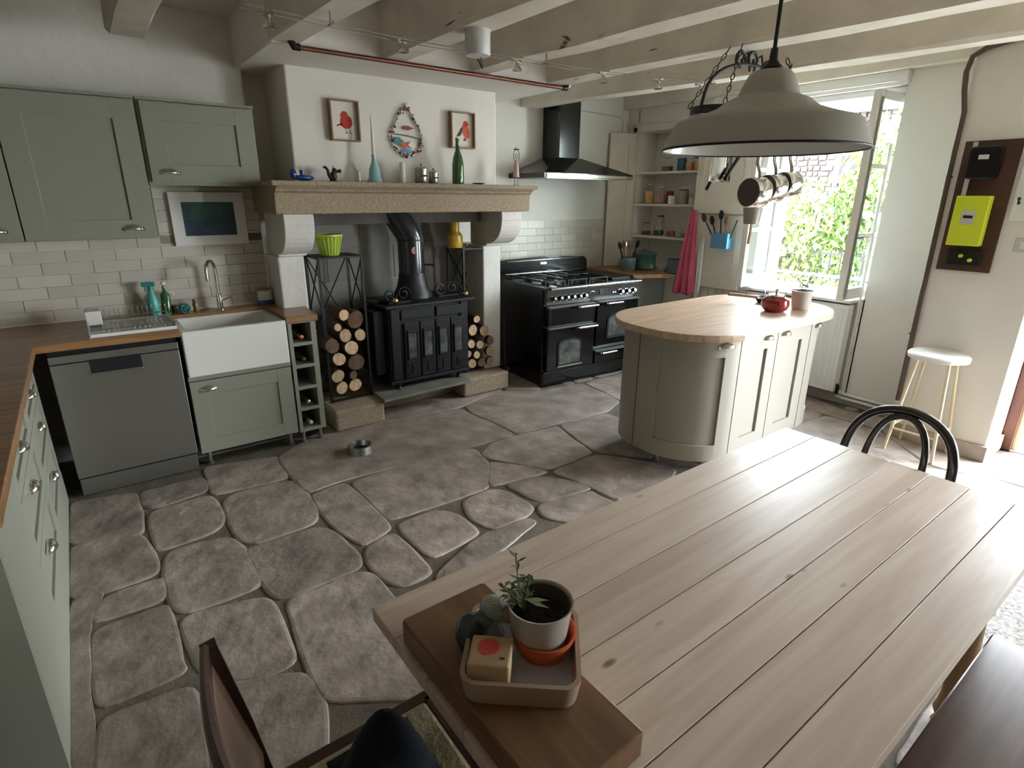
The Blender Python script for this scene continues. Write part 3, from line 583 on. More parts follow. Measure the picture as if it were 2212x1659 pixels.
# ---------------------------------------------------------------- range cooker (local frame: x along the front, y back)
R = thing('range_cooker', 'wide black range cooker with two arched oven windows', 'cooker', (3.085, 3.645, 0), math.radians(-3.5)); o = lambda *a, **k: obj(*a, world=False, **k)
o('body', G().box((0, .03, 0), (1.10, .72, .865)), BLACK, R, bev=.006)
o('plinth', G().box((.0, .005, .0), (1.10, .04, .135)), BLACK, R, bev=.012)
o('hob', G().box((-.008, -.03, .862), (1.108, .72, .888)), BLACK, R, bev=.006)
o('front_trim', G().cyl((.03, -.037, .876), (1.09, -.037, .876), .010), CHROME, R, smooth=True)
o('fascia', G().prism([(-.02, .862), (.03, .862), (.03, .735), (0, .735)], .01, 1.09, 'x'), plain('dark_fascia', (.055, .055, .055), .3, coat=.2), R, bev=.003)
for i, x in enumerate((.075, .145, .215, .285, .355, .42, .855, .935, 1.01)):
    k = o('knob', G().cyl((x, -.012, .79), (x, -.05, .797),   .022, .019, 18), BLACK, R, smooth=True); o('knob_ring', G().cyl((x, -.008, .789), (x, -.018, .792),   .0255, n=20), CHROME, k, smooth=True); o('knob_cap', G().cyl((x, -.048, .7965), (x, -.053, .798), .012), CHROME, k)
bd = o('badge', G().lathe([(.034, -.001), (.034, .003), (.028, .005)], (0, 0, 0), 24, Matrix.Translation((.515, -.012, .806)) @ Matrix.Rotation(math.radians(100), 4, 'X') @ Matrix.Diagonal((1, .48, 1, 1))), CHROME, R)
o('clock_display', G().box((.60, -.018, .785), (.70, -.008, .83)), DARKG, R)
for x in (.765, .79): o('indicator_light', G().cyl((x, -.008, .79), (x, -.018, .792), .007), CHROME, R)
def rdoor(x0, x1, z0, z1, arch, hx0, hx1, nm='door'):
    d = o(nm, G().box((x0, -.022, z0), (x1, .032, z1)), BLACK, R, bev=.008)
    o('top_trim', G().prism([(-.062, z1 + .006), (.02, z1 + .006), (.02, z1 - .002), (-.022, z1 - .012)], x0 + .01, x1 - .01, 'x'), SATIN, d)
    o('handle', G().cyl((hx0, -.075, z1 - .012), (hx1, -.075, z1 - .012), .010).cyl((hx0 + .02, -.075, z1 - .012), (hx0 + .02, -.02, z1 - .012), .007).cyl((hx1 - .02, -.075, z1 - .012), (hx1 - .02, -.02, z1 - .012), .007), CHROME, d, smooth=True)
    o('handle_bracket', G().sph(((hx0) - .012, -.06, z1 - .016), .02, (1.3, 1, 1)), BLACK, d, smooth=True)
    if arch:
        a, b, c, e = arch; m = (a + b) / 2; w2 = (b - a) / 2
        out = [(a, c), (b, c), (b, e - .05)] + [(m + w2 * math.cos(k * PI / 10), e - .05 + .05 * math.sin(k * PI / 10)) for k in range(1, 10)] + [(a, e - .05)]
        inn = [(m + (x - m) * .86, (c + e) / 2 + (z - (c + e) / 2) * .87) for x, z in out]
        o('window', G().prism(inn, -.028, -.020, 'y'), DARKG, d)
        g = G(); n = len(out)
        for k in range(n):
            A, B, Cc, D = out[k], out[(k + 1) % n], inn[(k + 1) % n], inn[k]; vs = [g.bm.verts.new((p[0], yy, p[1])) for p in (A, B, Cc, D) for yy in (-.020, -.030)]
            for f in ((0, 2, 3, 1), (4, 5, 7, 6), (1, 3, 5, 7), (0, 6, 4, 2)): g.bm.faces.new([vs[q] for q in f])
        o('window_surround', g, BLACKM, d); o('window_sill', G().box((a, -.036, c - .006), (b, -.028, c + .004)), CHROME, d)
        o('oven_shelf', G().cyl((a + .03, -.0195, c + .08), (b - .03, -.0195, c + .08), .003), CHROME, d)
rdoor(.02, .555, .545, .715, None, .33, .54, 'grill_drawer'); rdoor(.02, .555, .145, .53, (.13, .41, .18, .43), .33, .54); rdoor(.575, 1.09, .30, .715, (.70, 1.0, .375, .60), .66, .84); rdoor(.575, 1.09, .145, .255, None, .62, .80, 'storage_drawer')
bk = [(-.02, .86), (1.06, .86), (1.06, 1.0)] + [(1.06 - .06 * (1 - math.cos(a)), .98 + .06 * math.sin(a)) for a in [i * PI / 12 for i in range(1, 7)]] + [(.6, 1.065), (.3, 1.06)] + [(.04 - .06 * math.sin(a), .975 + .075 * math.cos(a)) for a in [i * PI / 12 for i in range(0, 7)]]
o('backguard', G().prism(bk, .715, .76, 'y'), BLACK, R, bev=.012); o('backguard_trim', G().cyl((.08, .712, 1.03), (.95, .712, 1.035), .004).cyl((.05, .70, .915), (1.0, .70, .915), .006), CHROME, R)
o('backguard_badge', G().box((.46, .708, .985), (.54, .716, 1.01)), NICKEL, R, bev=.003)
for gx in (.17, .42, .67):
    p = o('pan_support', G().box((gx - .115, .08, .915), (gx + .115, .095, .925)).box((gx - .115, .60, .915), (gx + .115, .615, .925)).box((gx - .115, .08, .915), (gx - .10, .615, .925)).box((gx + .10, .08, .915), (gx + .115, .615, .925)).box((gx - .115, .34, .915), (gx + .115, .352, .928)).box((gx - .006, .08, .915), (gx + .006, .61, .928)).box((gx - .11, .085, .886), (gx - .10, .095, .92)).box((gx + .10, .085, .886), (gx + .11, .095, .92)).box((gx - .11, .60, .886), (gx - .10, .61, .92)).box((gx + .10, .60, .886), (gx + .11, .61, .92)), BLACKM, R)
    for gy in (.21, .48): o('burner', G().lathe([(.048, 0), (.048, .012), (.036, .016), (.036, .024)], (gx, gy, .888)), CASTI, R)
o('griddle_plate', G().box((.83, .08, .888), (1.06, .62, .902)), BLACKM, R, bev=.004)
# hood
t = thing('extractor_hood', 'black chimney extractor hood with a chrome front strip', 'extractor', (3.83, 4.2, 1.77))
x0, x1, y0, z0 = 3.285, 4.40, 3.935, 1.775; rows = [[(x0, y0, z0 + .04), (x1, y0, z0 + .04), (x1, 4.44, z0 + .04), (x0, 4.44, z0 + .04), (x0, y0, z0 + .04)], [(3.67, 4.19, 1.96), (3.945, 4.19, 1.96), (3.945, 4.44, 1.96), (3.67, 4.44, 1.96), (3.67, 4.19, 1.96)]]
obj('canopy', G().sheet(rows).box((x0, y0, z0), (x1, 4.44, z0 + .04)), BLACK, t); obj('front_strip', G().box((x0 + .03, y0 - .006, z0 + .004), (x1 - .01, y0, z0 + .030)), CHROME, t)
obj('flue', G().box((3.68, 4.20, 1.955), (3.93, 4.44, 2.66)), BLACK, t, bev=.003); obj('underside_filter', G().box((x0 + .08, y0 + .06, z0 - .004), (x1 - .08, 4.40, z0)), STEEL, t)
# radiator
t = thing('panel_radiator', 'white panel radiator below the open window', 'radiator', (4.75, 2.35, .1))
g = G().box((4.715, 1.915, .12), (4.725, 2.78, .82)); y = 1.94
while y < 2.76: g.prism([(4.715, y), (4.705, y + .008), (4.705, y + .022), (4.715, y + .03)], .15, .79); y += .042
obj('front_panel', g, RAD, t, bev=.002); obj('grille', G().box((4.71, 1.915, .82), (4.80, 2.78, .828)), RAD, t); obj('side_cover', G().box((4.71, 1.912, .12), (4.80, 1.918, .825)), RAD, t); obj('back_panel', G().box((4.79, 1.92, .12), (4.80, 2.78, .82)), RAD, t)
obj('valve', G().cyl((4.76, 1.90, .10), (4.76, 1.90, .17), .014).cyl((4.76, 1.90, .17), (4.76, 1.93, .17), .012), BLACKM, t); obj('bracket', G().box((4.80, 2.1, .3), (4.85, 2.12, .6)).box((4.80, 2.6, .3), (4.85, 2.62, .6)), RAD, t)
t = thing('heating_pipes', 'pair of white heating pipes along the foot of the pier', 'pipe', (4.83, 1.6, .1))
for z in (.055, .09): obj('pipe', G().tube([(4.84, 1.93, z), (4.825, 1.885, z), (4.818, 1.80, z), (4.818, 1.40, z)], .014, 10), WPAINT, t, smooth=True)
obj('riser', G().tube([(4.84, 1.895, .09), (4.84, 1.895, 2.0)], .010, 8), WPAINT, t, smooth=True)
# ---------------------------------------------------------------- stove
t = thing('wood_stove', 'black cast iron wood stove with four tall door panels', 'stove', (2.1, 4.0, .182))
x0, x1, yf, yb = 1.745, 2.43, 3.86, 4.22
obj('body', G().box((x0, yf, .235), (x1, yb, .83)), CASTI, t, bev=.006); obj('plinth', G().box((x0 - .015, yf - .012, .225), (x1 + .015, yb, .255)), CASTI, t, bev=.006)
obj('top_plate', G().box((1.70, 3.79, .83), (2.475, 4.26, .852)), CASTI, t, bev=.005); obj('side_hopper', G().box((1.655, 3.93, .30), (1.745, 4.20, .80)), CASTI, t, bev=.01)
for i in range(4):
    a = x0 + .115 + i * .137; b = a + .127
    d = obj('door_panel', G().box((a, yf - .022, .265), (b, yf, .70)), CASTI, t, bev=.004)
    g = G().box((a + .03, yf - .030, .43), (b - .03, yf - .020, .62)); obj('glass', g, DARKG, d)
    g = G()
    for p, q in (((a + .02, yf - .034, .42), (a + .03, yf - .02, .64)), ((b - .03, yf - .034, .42), (b - .02, yf - .02, .64)), ((a + .02, yf - .034, .41), (b - .02, yf - .02, .43)), ((a + .02, yf - .034, .62), (b - .02, yf - .02, .645))): g.box(p, q)
    obj('moulding', g, CASTI, d, bev=.003); obj('lower_moulding', G().box((a + .02, yf - .030, .29), (b - .02, yf - .02, .30)).box((a + .055, yf - .028, .29), (b - .055, yf - .02, .38)).box((a + .02, yf - .030, .37), (b - .02, yf - .02, .38)), CASTI, d)
obj('frieze_panel', G().box((x0 + .10, yf - .014, .725), (x0 + .38, yf, .80)).box((x0 + .40, yf - .018, .725), (x1 - .04, yf, .80)), CASTI, t, bev=.004)
for x in (x0 + .045, x1 - .03): obj('pilaster', G().box((x - .035, yf - .016, .26), (x + .035, yf, .82)), CASTI, t, bev=.01)
for x, yy in ((x0 + .06, yf + .01), (x1 - .08, yf + .01), (x0 + .06, yb - .05), (x1 - .08, yb - .05)): obj('leg', G().lathe([(.016, .184), (.022, .19), (.014, .205), (.03, .228), (.034, .236)], (x, yy, 0), 12), CASTI, t, smooth=True)
obj('latch', G().cyl((x1 - .12, yf - .03, .34), (x1 - .03, yf - .05, .34), .007), BLACKM, t); obj('latch', G().cyl((x0 + .40, yf - .03, .60), (x0 + .40, yf - .06, .64), .006), BLACKM, t)
for x, yy in ((1.80, 3.84), (2.405, 3.83)): obj('ball_finial', G().sph((x, yy, .880), .024), BRASS, t, smooth=True)
obj('flue_collar', G().lathe([(.155, .852), (.150, .885), (.125, .93), (.108, 1.0), (.105, 1.04)], (2.08, 4.1, 0), 28), CASTI, t, smooth=True)
f = obj('flue_pipe', G().tube([(2.08, 4.1, 1.03), (2.08, 4.1, 1.30), (2.055, 4.11, 1.36), (1.985, 4.15, 1.49), (1.95, 4.17, 1.56)], .102, 24), plain('flue_enamel', (.02, .02, .022), .22, coat=.2), t, smooth=True)
obj('seam_ring', G().cyl((2.08, 4.1, 1.288), (2.08, 4.1, 1.30), .106, n=24), BLACKM, f); obj('thermometer', G().cyl(hit(896, 541, 'y', 4.0), hit(896, 541, 'y', 4.0) + Vector((0, .02, 0)), .028, n=20), plain('thermometer_red', (.25, .05, .03), .4), t)
obj('damper_handle', G().cyl((2.17, 4.06, 1.10), (2.23, 4.0, 1.10), .006).cyl((2.23, 4.0, 1.075), (2.23, 4.0, 1.13), .006), BLACKM, t)
def scroll(c, r, turns=1.4, n=20, s=1, M=None):
    pts = []
    for i in range(n + 1):
        f = i / n; a = f * turns * 2 * PI * s; q = r * (1 - .75 * f); pts.append(Vector((math.cos(a) * q, 0, math.sin(a) * q)))
    return [(M or Matrix.Identity(4)) @ (p + Vector(c)) for p in pts]
for nm, cx, cy, lab in (('iron_trivet', 2.33, 4.0, 'black scrolled iron trivet on the stove top, right of the flue'), ('iron_trivet', 1.86, 3.93, 'black scrolled iron trivet leaning on the stove flue, left side')):
    v = thing(nm, lab, 'trivet', (cx, cy, .852)); g = G()
    for k in (-1, 1): g.tube(scroll((cx + k * .055, cy, .912), .054, s=k), .007, 6)
    g.box((cx - .09, cy - .04, .852), (cx + .09, cy + .04, .860)); obj('scrollwork', g, BLACKM, v)
v = thing('ash_pan', 'shallow black iron pan on the left of the stove top', 'pan', (1.76, 3.95, .853)); obj('dish', G().lathe([(.03, .0), (.07, .022), (.074, .022), (.034, -.001)], (1.76, 3.95, .854), 20), BLACKM, v, smooth=True); obj('handle', G().cyl((1.70, 3.92, .872), (1.64, 3.88, .885), .006), BLACKM, v)
# tall black stands with log storage
def stand(name, lab, xa, xb, ya, yb, zt):
    t = thing(name, lab, 'stand', ((xa + xb) / 2, (ya + yb) / 2, .158)); q = .008
    for x in (xa, xb):
        for y in (ya, yb): obj('leg', G().box((x - q, y - q, .158), (x + q, y + q, zt)), BLACKM, t)
    obj('top', G().box((xa - q, ya - q, zt - .004), (xb + q, yb + q, zt + .008)), BLACKM, t)
    for x in (xa, xb): obj('side_brace', G().cyl((x, ya, .82), (x, yb, zt), .005).cyl((x, yb, .82), (x, ya, zt), .005), BLACKM, t)
    obj('front_brace', G().cyl((xa, yb, .62), (xb, yb, zt), .005).cyl((xb, yb, .62), (xa, yb, zt), .005), BLACKM, t)
    obj('log_grate', G().box((xa, ya - q, .166), (xb, ya + q, .176)).box((xa, yb - q, .166), (xb, yb + q, .176)), BLACKM, t)
stand('metal_stand', 'tall black metal stand over the left log pile, green pot on top', 1.29, 1.60, 3.93, 4.2, 1.205)
stand('metal_stand', 'tall black metal stand over the right log pile, yellow vase on top', 2.50, 2.80, 4.0, 4.25, 1.205)
def log(c, r, col, ln, lab, grp):
    t = thing('firewood_log', lab, 'log', (c.x, c.y + ln / 2, c.z - r), group=grp); n = 14; g = G(); ph = random.random() * 6
    f = [r * (1 + .06 * math.sin(2 * k * 2 * PI / n + ph) + random.uniform(-.03, .03)) for k in range(n)]
    ring = lambda y, s: [g.bm.verts.new((c.x + math.cos(2 * PI * k / n) * f[k] * s, y, c.z + math.sin(2 * PI * k / n) * f[k] * s)) for k in range(n)]
    a, b = ring(c.y, 1), ring(c.y + ln, .97)
    for k in range(n): g.bm.faces.new((a[k], a[(k + 1) % n], b[(k + 1) % n], b[k]))
    g.bm.faces.new(b); obj('bark', g, BARK, t); g = G(); ring2 = [g.bm.verts.new((c.x + math.cos(2 * PI * k / n) * f[k] * .93, c.y - .003, c.z + math.sin(2 * PI * k / n) * f[k] * .93)) for k in range(n)]
    ring3 = [g.bm.verts.new((v.co.x + (v.co.x - c.x) * .06, c.y + .004, v.co.z + (v.co.z - c.z) * .06)) for v in ring2]
    for k in range(n): g.bm.faces.new((ring2[k], ring2[(k + 1) % n], ring3[(k + 1) % n], ring3[k]))
    g.bm.faces.new(ring2); obj('cut_end', g, col, t)
LOGD = mat('dark_log_end', (.17, .10, .06), .9, var=.3, vs=25, bump=.4, rand=.15)
ZL = lambda cx, cy, y: hit(600 + cx / 3.606, 440 + cy / 3.606, 'y', y)
for cx, cy, r, d, lab in ((515, 868, 42, 0, 'small pale log at the very top of the left pile'), (605, 905, 68, 1, 'large dark log near the top right of the left pile'), (468, 965, 30, 0, 'smallest pale log on the left edge of the left pile'), (527, 1028, 50, 0, 'round tan log below the top of the left pile'), (642, 1022, 46, 0, 'tan log at the right edge under the large dark log'),
    (425, 1110, 58, 1, 'grey weathered log at the left edge of the left pile'), (575, 1123, 56, 0, 'broad tan log in the middle of the left pile'), (480, 1212, 52, 0, 'pinkish log lower in the middle of the left pile'), (612, 1238, 66, 1, 'largest dark log in the lower half of the left pile'), (470, 1345, 52, 0, 'split yellowish log above the lowest pair, left pile'), (502, 1437, 48, 0, 'left one of the lowest pair in the left pile'), (605, 1412, 52, 0, 'pink-cored right one of the lowest pair, left pile'), (590, 1335, 34, 1, 'thin dark log wedged above the lowest pair')):
    y = 3.90 + random.uniform(-.02, .02); c = ZL(cx, cy, y); log(c, r / 3.606 * .0037 * .93, LOGD if d else LOGEND, .26, lab + ' beside the stove', 'firewood left of the stove')
for cx, cy, r, d, lab in ((1550, 900, 30, 0, 'half-round pale log topmost in the right pile'), (1520, 985, 44, 0, 'pale log on the left of the upper row, right pile'), (1606, 990, 44, 0, 'cracked pale log on the right of the upper row, right pile'), (1655, 1065, 36, 1, 'dark-ended log at the right edge of the right pile'), (1508, 1093, 36, 0, 'log against the stove in the middle of the right pile'), (1575, 1098, 36, 0, 'central pale log of the right pile'),
    (1650, 1148, 38, 0, 'tan log below the dark-ended one, right pile'), (1487, 1172, 28, 0, 'small log against the stove low in the right pile'), (1550, 1178, 32, 0, 'small tan log low in the middle of the right pile'), (1515, 1245, 40, 0, 'lowest left log of the right pile'), (1655, 1222, 36, 0, 'lowest right log of the right pile'), (1588, 1235, 38, 1, 'dark lowest log between two pale ones, right pile')):
    y = 3.96 + random.uniform(-.02, .02); c = ZL(cx, cy, y); log(c, r / 3.606 * .0041 * .93, LOGD if d else LOGEND, .24, lab, 'firewood right of the stove')
t = thing('fire_tools', 'slim black fire tool set leaning at the right jamb', 'fire tools', (2.87, 3.93, 0)); p = Vector((2.885, 3.93, 0))
obj('poker', G().cyl(p, p + Vector((.0, .035, .60)), .008), BLACKM, t); obj('brush_head', G().cyl(p + Vector((0, .034, .50)), p + Vector((0, .038, .63)), .018, .01), BLACKM, t); obj('holder', G().box((2.868, 3.90, 0), (2.90, 3.975, .17)), BLACKM, t)
# things on the stands
def pot(name, lab, cat, c, prof, m, group=None, n=28, pname='body'):
    t = thing(name, lab, cat, c, group=group); obj(pname, G().lathe(prof, c, n), m, t, smooth=True); return t
c = hit(712, 541, 'y', 4.07); c.z = 1.2135; t = pot('green_basket', 'lime green ridged pot on the left black stand', 'pot', c, [(.062, 0), (.088, .125), (.098, .13), (.098, .145), (.084, .145), (.06, .01)], LIME)
g = G()
for k in range(22): a = 2 * PI * k / 22; g.cyl(c + Vector((.063 * math.cos(a), .063 * math.sin(a), .004)), c + Vector((.092 * math.cos(a), .092 * math.sin(a), .13)), .003, n=5)
obj('rib', g, LIME, t)
c = hit(983, 527, 'y', 4.12); c.z = 1.2135; pot('yellow_vase', 'yellow stepped ceramic vase on the right black stand', 'vase', c, [(.060, 0), (.066, .03), (.064, .10), (.05, .115), (.038, .13), (.04, .19), (.036, .21), (.03, .21), (.03, .12)], YEL)
c = hit(1010, 527, 'y', 4.12); c.z = 1.2135; pot('brass_bell', 'small brass bell-shaped dish beside the yellow vase', 'ornament', c, [(.018, 0), (.022, .006), (.006, .012), (.004, .02)], BRASS, n=16)
# ---------------------------------------------------------------- mantel shelf
MZ = 1.7025
def mp(px, y=3.83): p = hit(px, 398, 'y', y); p.z = MZ; return p
c = mp(655); t = thing('blue_shoe_ornament', 'blue glazed pottery ornament at the left end of the mantel', 'ornament', c)
obj('base', G().sph(c + Vector((.01, 0, .020)), .02, (3.2, 1.4, .95)), NAVY, t, smooth=True); obj('curled_end', G().sph(c + Vector((-.055, 0, .042)), .022, (.9, .8, 1.5)), NAVY, t, smooth=True); obj('knob', G().cyl(c + Vector((.0, 0, .03)), c + Vector((.0, 0, .065)), .012, .016), NAVY, t, smooth=True)
c = mp(722); t = thing('squirrel_figure', 'dark metal squirrel figurine on the mantel', 'figurine', c)
g = G().lathe([(.03, 0), (.03, .005), (.01, .008)], c, 16).sph(c + Vector((0, 0, .035)), .022, (1, .8, 1.5)).sph(c + Vector((.008, 0, .072)), .013, (1.2, .9, 1)).cyl(c + Vector((.002, 0, .08)), c + Vector((.0, 0, .10)), .004, .001).cyl(c + Vector((.012, 0, .06)), c + Vector((.05, 0, .068)), .007, .012)
obj('body', g, CASTI, t, smooth=True); obj('tail', G().tube([c + Vector(v) for v in ((-.01, 0, .01), (-.03, 0, .04), (-.035, 0, .07), (-.05, 0, .088), (-.062, 0, .086))], .012, 8, .008), CASTI, t, smooth=True)
c = mp(777); t = thing('short_white_candle', 'short white candle stub left of the blue glass bottle', 'candle', c); obj('wax', G().lathe([(.009, 0), (.009, .065), (.004, .068)], c, 14), CANDLE, t, smooth=True); obj('wick', G().cyl(c + Vector((0, 0, .066)), c + Vector((0, 0, .075)), .001, n=5), DARK, t)
c = mp(811); t = thing('blue_bottle_candlestick', 'pale blue glass bottle holding a tall white taper candle', 'candlestick', c)
obj('bottle', G().lathe([(.05, 0), (.05, .012), (.042, .03), (.036, .085), (.018, .125), (.014, .165), (.017, .175), (.011, .176)], c, 24), SEAG, t, smooth=True); obj('candle', G().lathe([(.012, .17), (.011, .24), (.0065, .40), (.002, .425)], c, 12), CANDLE, t, smooth=True)
c = mp(871); t = thing('pillar_candle', 'cream pillar candle standing right of the blue bottle', 'candle', c); obj('wax', G().lathe([(.019, 0), (.019, .13), (.016, .135)], c, 18), CANDLE, t, smooth=True); obj('wick', G().cyl(c + Vector((0, 0, .13)), c + Vector((0, 0, .145)), .001, n=5), DARK, t)
for px, s, lab in ((911, 1.0, 'larger of two lidded tin canisters on the mantel'), (937, .78, 'smaller of two lidded tin canisters, beside the green bottle')):
    c = mp(px); t = thing('tin_canister', lab, 'canister', c, group='tin canisters on the mantel'); obj('body', G().lathe([(.043 * s, 0), (.045 * s, .004), (.043 * s, .09 * s), (.04 * s, .092 * s)], c, 24), TIN, t, smooth=True); obj('lid', G().lathe([(.046 * s, .088 * s), (.046 * s, .098 * s), (.03 * s, .112 * s), (.006, .115 * s), (.005, .122 * s), (.009, .126 * s), (.007, .134 * s)], c, 24), TIN, t, smooth=True)
    obj('label_plate', G().box(c + Vector((-.022 * s, -.0475 * s, .045 * s)), c + Vector((.022 * s, -.042 * s, .058 * s))), INK, t)
c = mp(990); t = thing('green_wine_bottle', 'tall green glass bottle standing on the mantel before a bird picture', 'bottle', c); obj('glass', G().lathe([(.043, 0), (.045, .01), (.043, .14), (.034, .19), (.017, .235), (.014, .30), (.016, .305), (.014, .315)], c, 24), BOTG, t, smooth=True); obj('stopper', G().lathe([(.010, .31), (.012, .325), (.004, .332)], c, 12), CANDLE, t)
c = mp(1034); pot('leaf_dish', 'small dark leaf-shaped dish on the right of the mantel', 'dish', c, [(.02, 0), (.05, .010), (.052, .012), (.02, .004)], plain('bronze_green', (.06, .06, .03), .4))
c = mp(1115, 3.80); t = thing('wire_dancer_candleholder', 'wire dancer figure in a pink skirt holding a tea light at the mantel end', 'figurine', c)
g = G().lathe([(.028, 0), (.028, .003)], c, 16)
for s in (-1, 1): g.cyl(c + Vector((s * .014, 0, .002)), c + Vector((s * .012, 0, .075)), .002, n=6).tube([c + Vector(v) for v in ((s * .006, 0, .175), (s * .028, 0, .20), (s * .028, 0, .235), (s * .012, 0, .262))], .002, 6)
g.tube([c + Vector((.012 * math.cos(a), 0, .215 + .016 * math.sin(a))) for a in [i * PI / 8 for i in range(16)]], .002, 6, closed=True); obj('wire_body', g, BLACKM, t)
obj('skirt', G().lathe([(.026, .06), (.015, .165), (.010, .185)], c, 20), plain('pale_pink', (.60, .42, .38), .8), t, smooth=True); obj('cup', G().lathe([(.022, .262), (.024, .268), (.02, .268)], c, 16), BLACKM, t); obj('tea_light', G().lathe([(.009, .268), (.009, .285)], c, 12), CANDLE, t)
# pictures over the mantel
def bird_pic(xa, xb, za, zb, lab, kind):
    t = thing('bird_picture', lab, 'picture', ((xa + xb) / 2, 3.965, za)); b = .009; y0, y1 = 3.925, 3.969; g = G()
    for p, q in (((xa, y0, za), (xa + b, y1, zb)), ((xb - b, y0, za), (xb, y1, zb)), ((xa + b, y0, za), (xb - b, y1, za + b)), ((xa + b, y0, zb - b), (xb - b, y1, zb))): g.box(p, q)
    obj('frame', g, FRAMEW, t); pp = obj('paper', G().box((xa + b, 3.955, za + b), (xb - b, 3.960, zb - b)), PAPER, t)
    cx, cz = (xa + xb) / 2, (za + zb) / 2; S = (zb - za); yy = 3.9545
    def shape(pts, m, nm, off=0): obj(nm, G().prism([(cx + x * S, cz + z * S) for x, z in pts], yy - off, yy + .0005, 'y'), m, pp)
    if kind == 0:
        shape(arc(.06, -.02, .17, 0, 360, 20)[:-1], BIRD, 'bird_body'); shape(arc(.02, .14, .10, 0, 360, 14)[:-1], BIRD, 'bird_head', .0003); shape([(-.08, -.05), (-.22, -.12), (-.20, -.14), (-.02, -.10)], BIRD, 'bird_tail'); shape([(-.07, .15), (-.12, .12), (-.07, .11)], INK, 'beak')
        for x in (.02, .12): shape([(x, -.18), (x + .01, -.18), (x + .05, -.28), (x + .10, -.30), (x - .02, -.30), (x + .03, -.28)], INK, 'foot')
    else:
        shape([(.14 + .13 * math.cos(a) - .05 * math.sin(a), -.02 + .2 * math.sin(a)) for a in [i * PI / 10 for i in range(20)]], BIRD2, 'bird_body'); shape(arc(.14, .19, .085, 0, 360, 14)[:-1], BIRD, 'bird_head', .0003); shape([(-.02, .08), (.06, .10), (-.02, -.12), (-.26, -.26)], INK, 'bird_wing', .0004); shape([(.22, .20), (.27, .17), (.21, .16)], INK, 'beak'); shape([(.08, -.2), (.12, -.2), (.16, -.28), (.04, -.28)], INK, 'foot')
bird_pic(1.463, 1.662, 1.962, 2.212, 'framed print of a round red bird, left of the teardrop mirror', 0)
bird_pic(2.375, 2.585, 1.962, 2.214, 'framed print of an orange-breasted bird, behind the green bottle', 1)
t = thing('teardrop_wall_ornament', 'teardrop wall ornament of beads and coloured shards above the mantel', 'ornament', (2.015, 3.96, 1.88))
cx, cz = 2.018, 2.02
tear = [(cx + .115 * math.sin(a) * (1 if a < PI else 1), cz) for a in ()]
pts = []
for i in range(40):
    a = 2 * PI * i / 40; r = .118; x = r * math.sin(a); z = -.012 - r * math.cos(a)
    if z > 0: x *= max(0, 1 - z / .20) ** .75 if z < .2 else 0; z = z * 1.75
    pts.append((cx + x, 3.958, cz + z))
obj('wire_outline', G().tube(pts, .005, 6, closed=True), TIN, t); obj('twig', G().tube([(cx - .10, 3.955, cz + .01), (cx, 3.952, cz + .005), (cx + .11, 3.955, cz - .01)], .004, 6), plain('grey_twig', (.16, .15, .13), .8), t)
cols = [plain('bead_red', (.25, .03, .02), .3), plain('bead_dark', (.04, .03, .025), .3), plain('bead_white', (.6, .58, .54), .3), plain('bead_grey', (.2, .2, .19), .3)]
for i, p in enumerate(pts * 2):
    q = Vector(p) + Vector((random.uniform(-.014, .014), -.006, random.uniform(-.014, .014))); obj('bead', G().sph(q, random.uniform(.005, .010), n=8), cols[random.randrange(4)], t)
for nm, dx, dz, w2, h2, m in (('red_shard', .01, .055, .05, .016, cols[0]), ('teal_shard', -.065, -.035, .04, .030, TEAL), ('orange_shard', -.02, -.06, .028, .022, BIRD2), ('blue_shard', 0, -.095, .05, .016, BLUE), ('cream_shard', .04, -.055, .035, .025, CANDLE)): obj(nm, G().prism([(cx + dx - w2, cz + dz), (cx + dx, cz + dz + h2), (cx + dx + w2, cz + dz), (cx + dx, cz + dz - h2)], 3.952, 3.956, 'y'), m, t)
obj('bow', G().tube([(cx - .02, 3.957, cz + .215), (cx, 3.957, cz + .20), (cx + .02, 3.957, cz + .215)], .004, 6), TIN, t)
# ---------------------------------------------------------------- things by the sink
t = thing('kitchen_tap', 'slender swan-neck steel tap behind the white sink', 'tap', (.69, 4.19, .885))
obj('base', G().lathe([(.026, 0), (.026, .01), (.018, .014), (.018, .10), (.013, .105)], (.69, 4.19, .885), 18), CHROME, t, smooth=True)
obj('spout', G().tube([(.69, 4.19, .985)] + [(.69 - .003 * k * 0, 4.19, .985 + k * .055) for k in (1, 2, 3)] + [(.69 - .035 * (1 - math.cos(a)), 4.19 - .055 * (1 - math.cos(a)), 1.15 + .06 * math.sin(a)) for a in [i * PI / 10 for i in range(1, 11)]] + [(.62, 4.08, 1.09)], .0115, 12), CHROME, t, smooth=True)
obj('lever', G().cyl((.71, 4.19, .945), (.76, 4.18, .965), .005), CHROME, t)
t = thing('drying_rack', 'wire dish drying rack with a white cutlery box, left of the sink', 'dish rack', (.19, 3.9, .885))
xa, xb, ya, yb = -.045, .372, 3.685, 4.09; obj('tray', G().box((xa, ya, .886), (xb, yb, .890)).box((xa, ya, .89), (xb, ya + .008, .905)).box((xa, yb - .008, .89), (xb, yb, .905)).box((xa, ya, .89), (xa + .008, yb, .905)).box((xb - .008, ya, .89), (xb, yb, .905)), WPAINT, t, bev=.002)
g = G(); 
for i in range(15): x = xa + .07 + i * .024; g.tube([(x, ya + .015, .925), (x, ya + .015, .908), (x, yb - .02, .908), (x, yb - .02, .975)], .002, 5)
obj('tine', g, CHROME, t); obj('rim', G().tube([(xa + .01, ya + .01, .925), (xb - .01, ya + .01, .925), (xb - .01, yb - .01, .925), (xa + .01, yb - .01, .925)], .003, 6, closed=True), CHROME, t)
